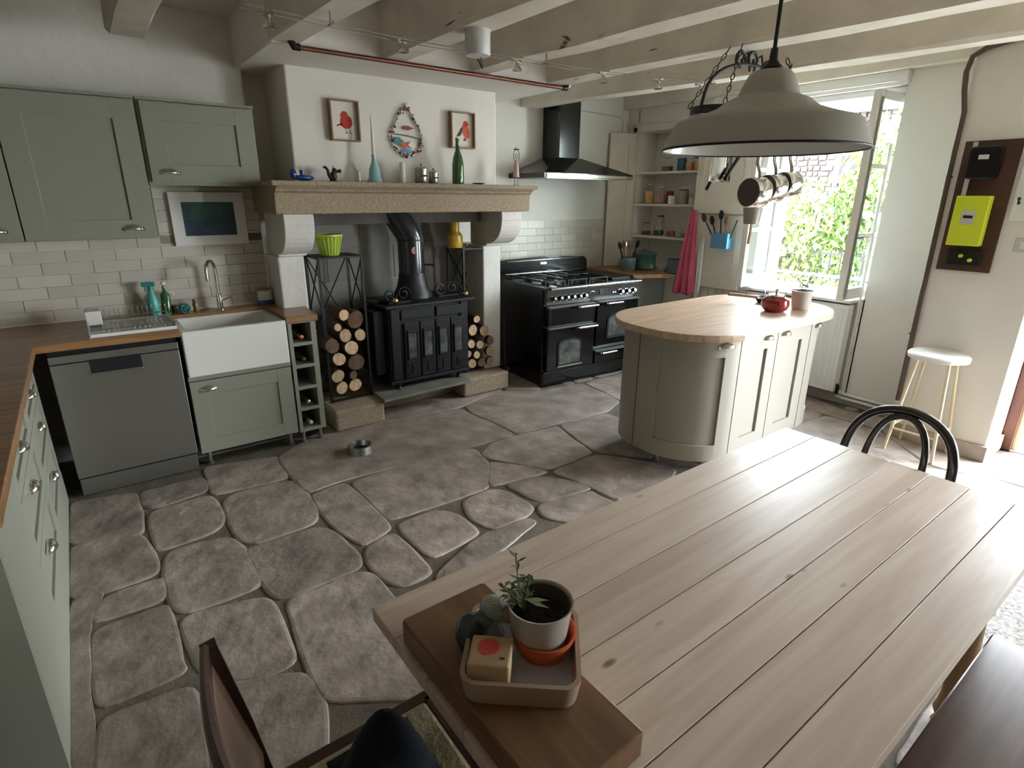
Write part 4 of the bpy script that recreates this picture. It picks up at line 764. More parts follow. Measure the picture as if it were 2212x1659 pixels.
obj('cutlery_box', G().box((xa, 3.95, .906), (xa + .075, 4.08, .985)), WPAINT, t, bev=.004)
c = Vector((.31, 4.20, .885)); t = thing('spray_bottle', 'teal trigger spray bottle behind the drying rack', 'bottle', c); obj('body', G().lathe([(.036, 0), (.038, .02), (.034, .10), (.018, .15), (.014, .165)], c, 18), TEALL, t, smooth=True); obj('trigger_head', G().box(c + Vector((-.045, -.013, .185)), c + Vector((.028, .013, .212))).cyl(c + Vector((0, 0, .16)), c + Vector((0, 0, .19)), .014).box(c + Vector((-.032, -.005, .15)), c + Vector((-.024, .005, .19))), TEAL, t, bev=.003)
c = Vector((.385, 4.22, .885)); t = thing('oil_bottle', 'dark green glass bottle with a pale stopper by the splashback', 'bottle', c); obj('glass', G().lathe([(.028, 0), (.028, .12), (.010, .15), (.010, .18)], c, 16), BOTG, t, smooth=True); obj('stopper', G().sph(c + Vector((0, 0, .195)), .014), CERAM, t, smooth=True)
c = Vector((.432, 4.235, .885)); t = thing('soap_bottle', 'clear soap bottle between the green bottle and the tap', 'bottle', c); obj('glass', G().lathe([(.022, 0), (.022, .09), (.008, .11)], c, 16), GLASS, t, smooth=True); obj('liquid', G().lathe([(.020, .004), (.020, .05)], c, 16), plain('olive_soap', (.09, .10, .03), .3), t); obj('pump', G().cyl(c + Vector((0, 0, .11)), c + Vector((0, 0, .135)), .006).cyl(c + Vector((0, 0, .133)), c + Vector((-.025, 0, .133)), .005), CERAM, t)
c = Vector((.475, 4.165, .918)); t = thing('scrubbing_pad', 'teal crumpled scouring net at the sink edge', 'scourer', c - Vector((0, 0, .033))); g = G()
rnd = random.Random(3)
for k in range(9): M = Matrix.Translation(c) @ Euler((rnd.uniform(0, 3), rnd.uniform(0, 3), 0)).to_matrix().to_4x4(); g.tube([M @ Vector((.033 * math.cos(a), .033 * math.sin(a), 0)) for a in [i * PI / 8 for i in range(16)]], .004, 5, closed=True)
obj('net', g, TEAL, t)
c = Vector((.545, 4.20, .885)); pot('amber_jar', 'small amber jar between the scouring net and the tap', 'jar', c, [(.016, 0), (.018, .05), (.012, .065), (.016, .07), (.014, .08)], plain('amber', (.25, .13, .04), .2), n=16)
c = Vector((.985, 4.21, .885)); t = thing('blue_banded_jar', 'white storage jar with a blue base and cork lid by the chimney corner', 'jar', c); obj('body', G().lathe([(.048, .0), (.05, .01), (.05, .095), (.045, .1)], c, 24), CERAM, t, smooth=True); obj('blue_band', G().lathe([(.0505, .002), (.0515, .03), (.0505, .035)], c, 24, closed=False), NAVY, t, smooth=True); obj('lid', G().lathe([(.047, .098), (.047, .112), (.02, .114)], c, 20), plain('cork', (.40, .27, .15), .8), t)
c = hit(778, 975, 'z', 0); c.z = 0; t = thing('dog_bowl', 'small grey metal pet bowl on the flagstones in front of the hearth', 'bowl', c); obj('shell', G().lathe([(.085, .0), (.078, .05), (.070, .052), (.062, .012)], c, 28), STEEL, t, smooth=True); obj('inside', G().lathe([(.063, .013), (.064, .016)], c, 24), BLACKM, t)
# ---------------------------------------------------------------- pantry niche
t = struct(obj('trim_5', G().box((4.825, 3.47, .845), (4.86, 3.52, 2.30)).box((4.825, 4.30, .845), (4.86, 4.35, 2.30)).box((4.825, 3.47, 2.25), (4.86, 4.35, 2.32)).box((4.81, 3.47, 2.32), (4.86, 4.45, 2.34)), CREAM, bev=.003))
niche = thing('pantry_shelves', 'cream shelves built into the wall niche right of the cooker', 'shelves', (5, 3.9, .85))
for z in (1.232, 1.553, 1.868): obj('shelf', G().box((4.845, 3.515, z - .022), (5.15, 4.305, z)), CREAM, niche, bev=.002)
obj('base_shelf', G().box((4.83, 3.515, .845), (5.15, 4.305, .868)), CREAM, niche, bev=.002)
def leaf(name, lab, hx, hy, ang, L, z0, z1):
    t = thing(name, lab, 'door', (hx, hy, z0), group=None); M = Matrix.Translation((hx, hy, 0)) @ Matrix.Rotation(math.radians(ang), 4, 'Z'); s = .075; d = .014
    zm = z0 + (z1 - z0) * .5; g = G().box((0, -d, z0), (s, d, z1), M).box((L - s, -d, z0), (L, d, z1), M)
    for a, b in ((z0, z0 + .10), (zm - .05, zm + .05), (z1 - .09, z1)): g.box((s, -d, a), (L - s, d, b), M)
    obj('frame', g, CREAM, t, bev=.003)
    for a, b in ((z0 + .10, zm - .05), (zm + .05, z1 - .09)): obj('panel', G().box((s, -.005, a), (L - s, .005, b), M), CREAM, t)
    return t
leaf('pantry_door', 'cream panelled pantry door open beside the cooker, left of the shelves', 4.83, 4.325, 162, .29, .90, 2.24)
leaf('pantry_door', 'cream panelled pantry door folded back left of the window, hung with utensils', 4.808, 3.495, -91, .56, .80, 2.24)
g = G()
for i in range(8): g.box((4.836, 2.86 + i * .082, .06), (4.851, 2.86 + i * .082 + .076, .79))
o_ = thing('beadboard_panel', 'cream vertical boarding under the folded pantry door', 'panelling', (4.84, 3.2, .06))
for i in range(8): obj('board', G().box((4.836, 2.86 + i * .082, .06), (4.851, 2.86 + i * .082 + .076, .79)), CREAM, o_, bev=.003)
def jar(px, y3, z, r, h, body, fill, fm, lid, lab, cat='jar', x=4.95, name='storage_jar'):
    c = hit(px, y3, 'x', x); c.z = z; t = thing(name, lab, cat, c, group=None)
    if body is GLASS:
        obj('glass', G().lathe([(r * .94, 0), (r, .008), (r, h * .8), (r * .8, h * .9), (r * .8, h * .96)], c, 18), GLASS, t, smooth=True)
        if fm: obj('contents', G().lathe([(r * .93, .006), (r * .95, h * fill)], c, 18), fm, t, smooth=True)
    else: obj('body', G().lathe([(r * .96, 0), (r, .006), (r, h * .93), (r * .9, h * .96)], c, 18), body, t, smooth=True)
    if lid: obj('lid', G().lathe([(r * .84, h * .93), (r * .86, h), (r * .3, h * 1.01)], c, 18), lid, t)
    return t
Z3, Z2, Z1 = 1.869, 1.554, 1.233; P_ = plain
jar(1441, 368, Z3, .058, .135, GLASS, .35, P_('brown_lentils', (.16, .09, .05), .8), P_('glass_lid', (.45, .43, .38), .2), 'swing-top jar with brown contents on the top pantry shelf')
jar(1472, 367, Z3, .045, .12, P_('blue_tin', (.03, .13, .24), .35), 0, None, BLUE, 'blue tin on the top pantry shelf')
jar(1490, 366, Z3, .045, .13, GLASS, .6, P_('orange_pasta', (.55, .22, .06), .8), CERAM, 'jar of orange pasta with a white label, top pantry shelf')
jar(1507, 366, Z3, .045, .12, GLASS, .7, P_('orange_lentils', (.60, .20, .07), .8), P_('brown_lid', (.14, .08, .05), .5), 'jar of red lentils at the right end of the top pantry shelf')
jar(1402, 437, Z2, .052, .20, GLASS, .62, P_('yellow_grain', (.62, .34, .08), .8), P_('clear_lid', (.4, .38, .33), .2), 'tall jar of yellow grain at the left of the middle pantry shelf')
jar(1426, 437, Z2, .052, .17, GLASS, .55, P_('pink_beans', (.40, .17, .13), .8), P_('white_bag', (.6, .56, .52), .7), 'jar of pink-brown beans second on the middle pantry shelf')
jar(1450, 438, Z2, .040, .085, CERAM, 0, None, None, 'white mug with dark spots on the middle pantry shelf', 'mug', 4.93, 'white_mug')
jar(1446, 437, Z2, .036, .13, P_('red_tin', (.42, .05, .03), .4), 0, None, P_('pale_lid', (.5, .42, .34), .5), 'red tin behind the white mug, middle pantry shelf', x=5.05)
jar(1475, 438, Z2, .050, .14, P_('sage_tin', (.26, .26, .18), .5), 0, None, DARK, 'sage green canister on the middle pantry shelf', 'canister', name='canister')
jar(1496, 439, Z2, .032, .07, P_('pale_cup', (.62, .58, .52), .5), 0, None, None, 'pale cup at the right of the middle pantry shelf', 'cup', name='cup')
jar(1395, 508, Z1, .052, .13, GLASS, .3, P_('dark_beans', (.09, .07, .05), .8), P_('grey_lid1', (.2, .19, .17), .3), 'clear jar leftmost on the lowest pantry shelf')
jar(1421, 508, Z1, .050, .11, GLASS, .5, P_('dark_tea', (.07, .06, .05), .8), None, 'clear jar second on the lowest pantry shelf')
jar(1424, 508, Z1, .045, .20, GLASS, .2, P_('brown_rice', (.2, .15, .1), .8), P_('dark_lid', (.06, .055, .05), .4), 'tall dark-lidded jar at the back of the lowest pantry shelf', x=5.08)
jar(1449, 508, Z1, .045, .09, GLASS, .6, P_('red_spice', (.35, .07, .04), .8), None, 'low jar of red spice on the lowest pantry shelf')
jar(1467, 508, Z1, .042, .12, GLASS, .3, P_('cream_oats', (.4, .34, .26), .8), None, 'clear jar right of the red spice, lowest pantry shelf')
jar(1484, 508, Z1, .040, .09, GLASS, .5, P_('brown_nuts', (.2, .11, .06), .8), None, 'small jar at the right end of the lowest pantry shelf')
# worktop right of the cooker
t = thing('oak_ledge', 'short oak worktop with a rounded end right of the cooker', 'worktop', (4.5, 4, .84)); obj('board', G().prism([(4.24, 3.70), (4.40, 3.62)] + arc(4.56, 3.60, .07, -150, 20, 6) + [(4.81, 3.86), (4.84, 4.42), (4.29, 4.44)], .868, .906), OAK, t, bev=.006)
obj('side_panel', G().box((4.24, 3.78, 0), (4.26, 4.43, .868)).box((4.26, 3.78, 0), (4.82, 3.80, .868)), mat('grey_board', (.20, .20, .19), .6), t)
c = hit(1367, 586, 'z', .906); c = Vector((4.50, 4.02, .9065)); t = thing('utensil_crock', 'grey-blue crock on the oak ledge right of the cooker', 'crock', c); obj('body', G().lathe([(.07, 0), (.082, .015), (.084, .10), (.078, .125), (.074, .125), (.072, .03)], c, 24), GREYP, t, smooth=True)
woodm = P_('spoon_wood', (.30, .17, .09), .6)
for i, (dx, dy, m, lab) in enumerate(((-.12, .0, BLACKM, 'black-handled spatula leaning left in the grey crock'), (-.05, -.03, NICKEL, 'steel server in the grey crock'), (.01, .02, woodm, 'wooden spoon upright in the grey crock'), (.06, .04, woodm, 'wooden spatula leaning right in the grey crock'), (.11, -.01, BLACKM, 'black ladle leaning far right in the grey crock'), (-.02, .05, woodm, 'wooden spoon at the back of the grey crock'))):
    b = c + Vector((dx * .3, dy * .3, .02)); e = c + Vector((dx * 1.1, dy, .25)); u = thing('cooking_utensil', lab, 'utensil', b, group='utensils in the grey crock'); obj('handle', G().cyl(b, e, .006, .007), m, u, smooth=True); obj('head', G().sph((0, 0, 0), .026, (1, .35, 1.7), Matrix.Translation(e) @ Matrix.Rotation(dx * 4, 4, 'Y'), 10), m, u, smooth=True)
c = Vector((4.72, 3.99, .9065)); t = thing('green_casserole', 'dark green lidded casserole pot on the oak ledge', 'pot', c); obj('body', G().lathe([(.10, 0), (.118, .01), (.122, .14), (.126, .145), (.118, .146)], c, 28), GREENP, t, smooth=True); obj('lid', G().lathe([(.13, .145), (.132, .155), (.08, .18), (.02, .186), (.02, .20), (.001, .203)], c, 28), GREENP, t, smooth=True)
obj('handle', G().box(c + Vector((-.15, -.03, .11)), c + Vector((-.115, .03, .125))).box(c + Vector((.115, -.03, .11)), c + Vector((.15, .03, .125))), GREENP, t, bev=.005)
c = Vector((4.63, 3.82, .9065)); t = thing('small_glass_jar', 'small clear jar in front of the green casserole', 'jar', c); obj('glass', G().lathe([(.025, 0), (.027, .05), (.02, .06), (.02, .07)], c, 16), GLASS, t, smooth=True)
c = Vector((4.95, 3.72, .869)); t = thing('blue_grey_pot', 'dark grey pot deep in the lowest niche compartment', 'pot', c); obj('body', G().lathe([(.09, 0), (.11, .01), (.12, .14), (.11, .14)], c, 24), GREYP, t, smooth=True)
c = Vector((4.93, 3.93, .869)); t = thing('white_bowl', 'white bowl under the lowest pantry shelf', 'bowl', c); obj('body', G().lathe([(.04, 0), (.09, .06), (.086, .06), (.03, .01)], c, 24), CERAM, t, smooth=True)
# rail, hanging towel, utensil holder on the folded pantry door
t = thing('utensil_rail', 'slim green wire rail across the folded pantry door', 'rail', (4.78, 3.2, 1.47)); obj('bar', G().cyl((4.775, 3.43, 1.475), (4.775, 2.95, 1.475), .005), P_('grey_green_wire', (.28, .31, .25), .5), t)
for y in (3.42, 2.96): obj('hook', G().cyl((4.775, y, 1.475), (4.795, y, 1.475), .004), STEEL, t)
obj('long_hook', G().tube([(4.77, 3.22, 1.475), (4.768, 3.22, 1.40), (4.765, 3.21, 1.345)], .003, 6), STEEL, t)
t = thing('blue_utensil_holder', 'blue box holder full of dark utensils hanging on the pantry door', 'holder', (4.74, 3.11, 1.18)); obj('box', G().box((4.70, 3.035, 1.175), (4.785, 3.205, 1.18)).box((4.70, 3.035, 1.175), (4.704, 3.205, 1.31)).box((4.781, 3.035, 1.175), (4.785, 3.205, 1.31)).box((4.70, 3.035, 1.175), (4.785, 3.04, 1.31)).box((4.70, 3.20, 1.175), (4.785, 3.205, 1.31)), BLUE, t, bev=.002)
for i, (y0_, y1_, z1_, m, lab) in enumerate(((3.17, 3.33, 1.44, BLACKM, 'black ladle leaning left out of the blue holder'), (3.15, 3.24, 1.42, BLACKM, 'dark spatula in the blue holder'), (3.13, 3.15, 1.47, BLACKM, 'dark slotted spoon upright in the blue holder'), (3.08, 3.09, 1.42, woodm, 'wooden spoon in the blue holder'), (3.06, 2.98, 1.43, BLACKM, 'thin dark knife leaning right out of the blue holder'))):
    b = Vector((4.745, y0_, 1.20)); e = Vector((4.74, y1_, z1_)); u = thing('hanging_utensil', lab, 'utensil', b, group='utensils in the blue holder'); obj('handle', G().cyl(b, e, .006), m, u, smooth=True)
    if i < 4: obj('head', G().sph((0, 0, 0), .026, (.35, 1, 1.7), Matrix.Translation(e) @ Matrix.Rotation((y1_ - y0_) * -3, 4, 'X'), 10), m, u, smooth=True)
t = thing('pink_towel', 'pink tea towel hanging from the edge of the pantry door', 'towel', (4.76, 3.5, 1.48)); rows = []
for i in range(16):
    f = i / 15; z = 1.50 - .80 * f; wd = .035 + .10 * f; yc = 3.465 + .045 * f; rows.append([(4.765 + .022 * math.sin(j * 1.35 + f * 1.2) * (.4 + f * .6), yc - wd + 2 * wd * j / 14, z + .01 * math.sin(j)) for j in range(15)])
obj('cloth', G().sheet(rows), PINK, t, smooth=True, solid=.004)
t = thing('white_cloth', 'white cloth hanging behind the pink towel', 'towel', (4.79, 3.36, .9)); obj('cloth', G().sheet([[(4.782 + .005 * math.sin(j), 3.38 - .008 * j, 1.2 - .11 * i + .01 * j) for j in range(8)] for i in range(6)]), CERAM, t, smooth=True, solid=.003)
# ---------------------------------------------------------------- on the island
c = Vector((3.585, 1.905, .9125)); t = thing('red_kettle', 'squat glossy red teapot on the island', 'teapot', c)
obj('body', G().lathe([(.055, 0), (.078, .02), (.088, .048), (.082, .078), (.058, .096), (.05, .10)], c, 28), RED, t, smooth=True); obj('lid', G().lathe([(.055, .102), (.05, .112), (.01, .12), (.008, .13), (.014, .14), (.006, .147)], c, 20), CHROME, t, smooth=True)
obj('spout', G().cyl(c + Vector((-.05, -.05, .055)), c + Vector((-.076, -.078, .07)), .014, .010), RED, t, smooth=True); obj('wire_handle', G().tube([c + Vector(v) for v in ((-.05, .05, .09), (-.055, .055, .17), (.075, -.03, .155), (.06, -.03, .09))], .003, 6), CHROME, t)
c = Vector((3.80, 1.845, .9125)); t = thing('white_jug', 'white ceramic pot with a reddish side holding a small plant on the island', 'plant pot', c); obj('pot', G().lathe([(.05, 0), (.056, .02), (.062, .11), (.072, .125), (.068, .126), (.056, .02)], c, 28), POTG, t, smooth=True); obj('soil', G().lathe([(.06, .10), (.06, .105)], c, 20), SOIL, t)
g = G(); gl = G(); rnd = random.Random(4)
def sprig(g, gl, c, n, h, sp, rnd, ls=.012, sag=.3):
    for k in range(n):
        a = rnd.uniform(0, 6.3); e = c + Vector((math.cos(a) * sp * rnd.uniform(.3, 1), math.sin(a) * sp * rnd.uniform(.3, 1), h * rnd.uniform(.6, 1))); m = (c + e) / 2 + Vector((0, 0, h * .15)); g.tube([c, m, e], .0014, 5)
        for q in range(7):
            p = c.lerp(e, .35 + .65 * q / 6); b = q * 2.4; d = Vector((math.cos(b), math.sin(b), .3)).normalized(); s = d.cross(Vector((0, 0, 1))).normalized() * ls * .3
            gl.bm.faces.new([gl.bm.verts.new(v) for v in (p, p + d * ls + s, p + d * ls * 2 + Vector((0, 0, -ls * .4)), p + d * ls - s)])
sprig(g, gl, c + Vector((0, 0, .105)), 10, .15, .09, rnd, .017); obj('stem', g, LEAFG, t); obj('leaf', gl, LEAFG, t, solid=.0008)
c = Vector((3.86, 2.10, .9125)); t = thing('frying_pan', 'small dark frying pan with a wooden handle behind the red teapot', 'pan', c); obj('pan', G().lathe([(.075, 0), (.10, .035), (.096, .035), (.07, .005)], c, 28), BLACKM, t, smooth=True); obj('handle', G().cyl(c + Vector((-.08, .05, .04)), c + Vector((-.26, .16, .065)), .010, .012), woodm, t, smooth=True)
# ---------------------------------------------------------------- hanging pan rack
zh = 2.06; t = thing('pan_rack', 'black iron pan rack with scrollwork hanging on chains over the island', 'pan rack', (3.2, 2.0, zh))
hoop = [(3.22 + .47 * math.cos(a), 2.03 + .22 * math.sin(a), zh) for a in [i * PI / 20 for i in range(40)]]
g = G(); n = len(hoop); vs = [[g.bm.verts.new((3.22 + (p[0] - 3.22) * s, 2.03 + (p[1] - 2.03) * s, z)) for s, z in ((1, zh - .02), (1, zh + .02), (.985, zh + .02), (.985, zh - .02))] for p in hoop]
for i in range(n):
    for k in range(4): g.bm.faces.new((vs[i][k], vs[i][(k + 1) % 4], vs[(i + 1) % n][(k + 1) % 4], vs[(i + 1) % n][k]))
obj('hoop', g, BLACKM, t); obj('cross_bar', G().box((2.75, 1.99, zh - .006), (3.69, 2.01, zh + .006)), BLACKM, t)
for x in (3.21, 3.60): obj('cross_bar', G().box((x - .007, 1.83, zh - .006), (x + .007, 2.23, zh + .006)), BLACKM, t)
obj('arch', G().tube([(2.755, 2.03, zh)] + [(3.22 - .45 * math.cos(a), 2.03, zh + .02 + .24 * math.sin(a) ** .8) for a in [i * PI / 18 for i in range(1, 18)]] + [(3.685, 2.03, zh)], .009, 8), BLACKM, t, smooth=True)
for k, (cx, s) in enumerate(((3.06, 1), (3.17, 1), (3.33, -1), (3.42, -1))): obj('scroll', G().tube(scroll((cx, 2.03, 2.325 + (.012 if k % 2 else 0)), .055, 1.1, s=s), .008, 8), BLACKM, t, smooth=True)
for k, cx in enumerate((3.115, 3.25, 3.375)): obj('leaf_loop', G().tube([(cx - .05, 2.03, 2.29), (cx - .02, 2.03, 2.36), (cx + .01, 2.03, 2.375), (cx + .035, 2.03, 2.33), (cx + .045, 2.03, 2.285)], .006, 8), BLACKM, t, smooth=True)
def chain(a, b):
    a, b = Vector(a), Vector(b); n = int((b - a).length / .036); d = (b - a).normalized(); g = G(); u = d.orthogonal().normalized(); v = d.cross(u)
    for i in range(n):
        c = a.lerp(b, (i + .5) / n); w_ = u if i % 2 else v; g.tube([c + d * .022 * math.cos(q) + w_ * .009 * math.sin(q) for q in [k * PI / 4 for k in range(8)]], .003, 4, closed=True)
    return g
for a, b in (((2.80, 1.92, zh + .02), (2.99, 1.98, 2.385)), ((2.80, 2.14, zh + .02), (3.0, 2.06, 2.385)), ((3.64, 1.93, zh + .02), (3.47, 2.0, 2.385)), ((3.64, 2.13, zh + .02), (3.64, 2.06, 2.385))): obj('chain', chain(a, b), BLACKM, t)
def saucepan(bx, by, bz, r, ln, lab):
    t = thing('saucepan', lab, 'saucepan', (bx, by, bz), group=None); M = Matrix.Translation((bx, by, bz)) @ rot(-8, 'Z') @ Matrix.Rotation(math.radians(90), 4, 'Y')
    obj('pan', G().lathe([(r * .94, 0), (r, .006), (r * 1.02, ln), (r * 1.06, ln + .003), (r * 1.0, ln + .002), (r * .97, .01)], (0, 0, 0), 32, M), CHROME, t, smooth=True); obj('base_disc', G().lathe([(r * .86, -.004), (r * .95, 0), (r * .3, .001)], (0, 0, 0), 32, M), plain('dull_pan_base', (.07, .06, .055), .5, metal=.4), t)
    px_, pz = bx + ln * .95, bz + r; obj('handle', G().tube([(px_, by, pz - .01), (px_ - .005, by, pz + .03), (px_ - .04, by, pz + .08), (px_ - .045, by, zh - .07)], .011, 8, flat=.5), CHROME, t, smooth=True)
    obj('hook', G().tube([(px_ - .045, by, zh - .075), (px_ - .045, by, zh - .02), (px_ - .03, by, zh + .01)], .004, 6), BLACKM, t)
saucepan(3.255, 2.0, 1.650, .084, .105, 'steel saucepan with a dark base, nearest on the hanging rack'); saucepan(3.42, 1.99, 1.675, .080, .10, 'middle steel saucepan on the hanging rack'); saucepan(3.57, 1.975, 1.70, .074, .10, 'farthest and smallest steel saucepan on the hanging rack')
t = thing('roasting_tin', 'shiny rectangular roasting tin hanging from the left of the rack', 'tin', (3.23, 2.2, 1.8)); q = [hit(*p, 'y', 2.2) for p in ((1541, 330), (1577, 330), (1569, 394), (1529, 391))]; fr = [(p.x, p.z) for p in q]
cxm = sum(a for a, b in fr) / 4; czm = sum(b for a, b in fr) / 4; obj('base', G().prism(fr, 2.20, 2.206, 'y'), CHROME, t); obj('rim', G().tube([(a, 2.185, b) for a, b in fr], .007, 6, closed=True).tube([(a, 2.2, b) for a, b in fr], .005, 6, closed=True), CHROME, t)
obj('handle', G().cyl(hit(1596, 340, 'y', 2.18), hit(1566, 386, 'y', 2.18), .012).cyl(hit(1534, 394, 'y', 2.18), hit(1526, 409, 'y', 2.18), .010), BLACKM, t, smooth=True); obj('hook', G().tube([(cxm, 2.2, 1.86), (3.21, 2.17, zh)], .003, 6), BLACKM, t)
c = Vector((3.60, 2.16, 1.455)); t = thing('hanging_planter', 'small grey metal bucket planter with a jute tassel hanging below the pans', 'planter', c); obj('bucket', G().lathe([(.048, 0), (.062, .10), (.064, .104), (.058, .104), (.044, .01)], c, 24), plain('zinc', (.32, .31, .27), .4, metal=.5), t, smooth=True); obj('soil', G().lathe([(.055, .085), (.055, .09)], c, 16), SOIL, t)
obj('strap', G().tube([c + Vector((-.063, 0, .095)), c + Vector((-.02, 0, .30)), c + Vector((0, -.05, .60))], .002, 5).tube([c + Vector((.063, 0, .095)), c + Vector((.02, 0, .30)), c + Vector((0, -.05, .60))], .002, 5), KRAFT, t); obj('tassel', G().tube([c + Vector((0, 0, .0)), c + Vector((.004, 0, -.05)), c + Vector((-.004, 0, -.13))], .008, 8, .012), plain('jute', (.50, .42, .28), .9, bump=.5, bs=90), t)
g = G(); gl = G(); sprig(g, gl, c + Vector((0, 0, .09)), 8, .12, .09, rnd, .016); obj('stem', g, LEAFG, t); obj('leaf', gl, LEAFG, t, solid=.0008)
# ---------------------------------------------------------------- pendant lamp over the table
LX, LY = 1.253, .752; t = thing('pendant_lamp', 'large grey enamel pendant lamp shade hanging over the pine table', 'lamp', (LX, LY, 1.72)); R_ = .213; o3 = Vector((LX, LY, 0))
sp = [(1.0, 1.722), (.985, 1.732), (.935, 1.756), (.90, 1.772), (.87, 1.778), (.64, 1.792), (.50, 1.803), (.455, 1.810), (.41, 1.818), (.30, 1.828), (.265, 1.846), (.215, 1.868), (.18, 1.876), (.10, 1.879)]
def shellprof(sp, d): return [(r * R_ - (d if i > 0 else .001), z - d) for i, (r, z) in enumerate(sp)]
obj('shade', G().lathe([(r * R_, z) for r, z in sp], o3, 64, closed=False), SHADE, t, smooth=True); obj('shade_lining', G().lathe(shellprof(sp, .003), o3, 64, closed=False), SHADEI, t, smooth=True)
obj('rim', G().tube([o3 + Vector((math.cos(a) * R_, math.sin(a) * R_, 1.721)) for a in [i * PI / 32 for i in range(64)]], .0025, 8, closed=True), BLACKM, t, smooth=True)
obj('cap', G().lathe([(.024, 1.876), (.024, 1.882), (.014, 1.890), (.0085, 1.898), (.0075, 1.918), (.005, 1.921)], o3, 24), RUBBER, t, smooth=True); obj('cord', G().cyl(o3 + Vector((0, 0, 1.915)), o3 + Vector((.004, 0, 2.66)), .0042, n=10), RUBBER, t, smooth=True)
obj('bulb', G().sph(o3 + Vector((0, 0, 1.80)), .032, (1, 1, 1.15)), plain('bulb_glass', (.8, .8, .78), .2), t, smooth=True); obj('bulb_holder', G().cyl(o3 + Vector((0, 0, 1.82)), o3 + Vector((0, 0, 1.872)), .017), CERAM, t, smooth=True)
# ---------------------------------------------------------------- pine table
t = thing('pine_table', 'long scrubbed pine plank dining table in the foreground', 'table', (1.23, .6, 0)); ys = [.180, .285, .398, .505, .625, .755, .885, 1.0]
for i in range(7): obj('plank', G().box((.370, ys[i] + .0012, .726), (2.105 + (.004 if i % 2 else 0), ys[i + 1] - .0012, .76 - (.0006 if i % 3 == 1 else 0))), PINE, t, bev=.0012)
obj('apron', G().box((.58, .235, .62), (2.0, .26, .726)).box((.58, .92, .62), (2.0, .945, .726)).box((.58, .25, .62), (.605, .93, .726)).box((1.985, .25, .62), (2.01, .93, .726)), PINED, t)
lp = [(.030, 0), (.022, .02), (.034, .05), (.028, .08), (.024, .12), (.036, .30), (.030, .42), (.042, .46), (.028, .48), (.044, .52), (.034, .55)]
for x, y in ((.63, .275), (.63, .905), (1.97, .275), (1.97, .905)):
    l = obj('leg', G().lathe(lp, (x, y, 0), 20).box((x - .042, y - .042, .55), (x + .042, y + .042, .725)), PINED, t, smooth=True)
# things on the table's near end
t = tag(obj('wooden_board', G().prism([(.378, .405), (.578, .413), (.578, .862), (.572, .868), (.384, .868), (.378, .862)], .7605, .815), BOARDW, bev=.004), 'thick brown wooden block board on the near end of the pine table', 'board')
TC = Vector((.507, .638, .8155)); TA = -41; t = thing('enamel_tray', 'square white-lined tray with rounded corners on the brown board', 'tray', TC); M = Matrix.Translation((TC.x, TC.y, 0)) @ rot(TA)
o1, o2, o3_ = rrect(-.102, -.10, .102, .10, .03, 6), rrect(-.094, -.092, .094, .092, .025, 6), rrect(-.088, -.086, .088, .086, .022, 6); g = G(); rings = []
for pl, z in ((rrect(-.096, -.094, .096, .094, .028, 6), .816), (o1, .858), (o1, .862), (o2, .862), (o3_, .824)): rings.append([g.bm.verts.new(M @ Vector((a, b, z))) for a, b in pl])
for a, b in zip(rings, rings[1:]):
    for k in range(len(a)): g.bm.faces.new((a[k], a[(k + 1) % len(a)], b[(k + 1) % len(a)], b[k]))
g.bm.faces.new(rings[0][::-1]); obj('shell', g, plain('tray_outside', (.42, .31, .21), .35, coat=.2), t, smooth=True); obj('liner', G().prism(o3_, .820, .8245, 'z', M), plain('blue_white_enamel', (.50, .53, .60), .2, coat=.4), t)
c = Vector((.552, .634, .8255)); t = thing('red_saucer_pot', 'low orange-red terracotta pot under the grey flower pot', 'pot', c); obj('pot', G().lathe([(.044, 0), (.057, .032), (.060, .045), (.0565, .045), (.041, .006)], c, 36), TERRA, t, smooth=True)
c = Vector((.546, .638, .838)); t = thing('grey_flower_pot', 'grey ceramic flower pot with dark soil standing in the red pot', 'plant pot', c); obj('pot', G().lathe([(.043, 0), (.048, .01), (.0585, .092), (.0600, .094), (.0565, .093), (.052, .07), (.046, .03)], c, 48), POTG, t, smooth=True); obj('soil', G().lathe([(.050, .050), (.0535, .063), (.02, .068)], c, 30), SOIL, t, smooth=True); obj('dark_lining', G().lathe([(.0500, .062), (.0540, .089)], c, 40, closed=False), plain('pot_lining', (.10, .085, .075), .6), t, smooth=True)
p = thing('sage_seedling', 'small sage plant growing at the left of the grey flower pot', 'plant', c + Vector((-.02, .02, .07))); g = G(); gl = G(); rnd = random.Random(11); base = c + Vector((-.022, .018, .066))
for k in range(9):
    a = rnd.uniform(0, 6.3); h = rnd.uniform(.04, .075); e = base + Vector((-.012 + math.cos(a) * .025, .008 + math.sin(a) * .025, h)); g.tube([base, base.lerp(e, .5) + Vector((0, 0, .01)), e], .0012, 5)
    for q in range(6):
        pp = base.lerp(e, .4 + .6 * q / 5); b = q * 2.2 + a; d = Vector((math.cos(b), math.sin(b), .55 - .1 * q)).normalized(); s = d.cross(Vector((0, 0, 1))).normalized() * .0035; L_ = rnd.uniform(.008, .012)
        gl.bm.faces.new([gl.bm.verts.new(v) for v in (pp, pp + d * L_ + s, pp + d * L_ * 2 - Vector((0, 0, .002)), pp + d * L_ - s)])
e = base + Vector((-.012, .012, .125)); g.tube([base, base + Vector((-.008, .01, .07)), e], .0014, 5)
for q in range(8):
    pp = base.lerp(e, .5 + .5 * q / 7); b = q * 2.4; d = Vector((math.cos(b), math.sin(b), .5)).normalized(); s = d.cross(Vector((0, 0, 1))).normalized() * .003; gl.bm.faces.new([gl.bm.verts.new(v) for v in (pp, pp + d * .010 + s, pp + d * .02, pp + d * .010 - s)])
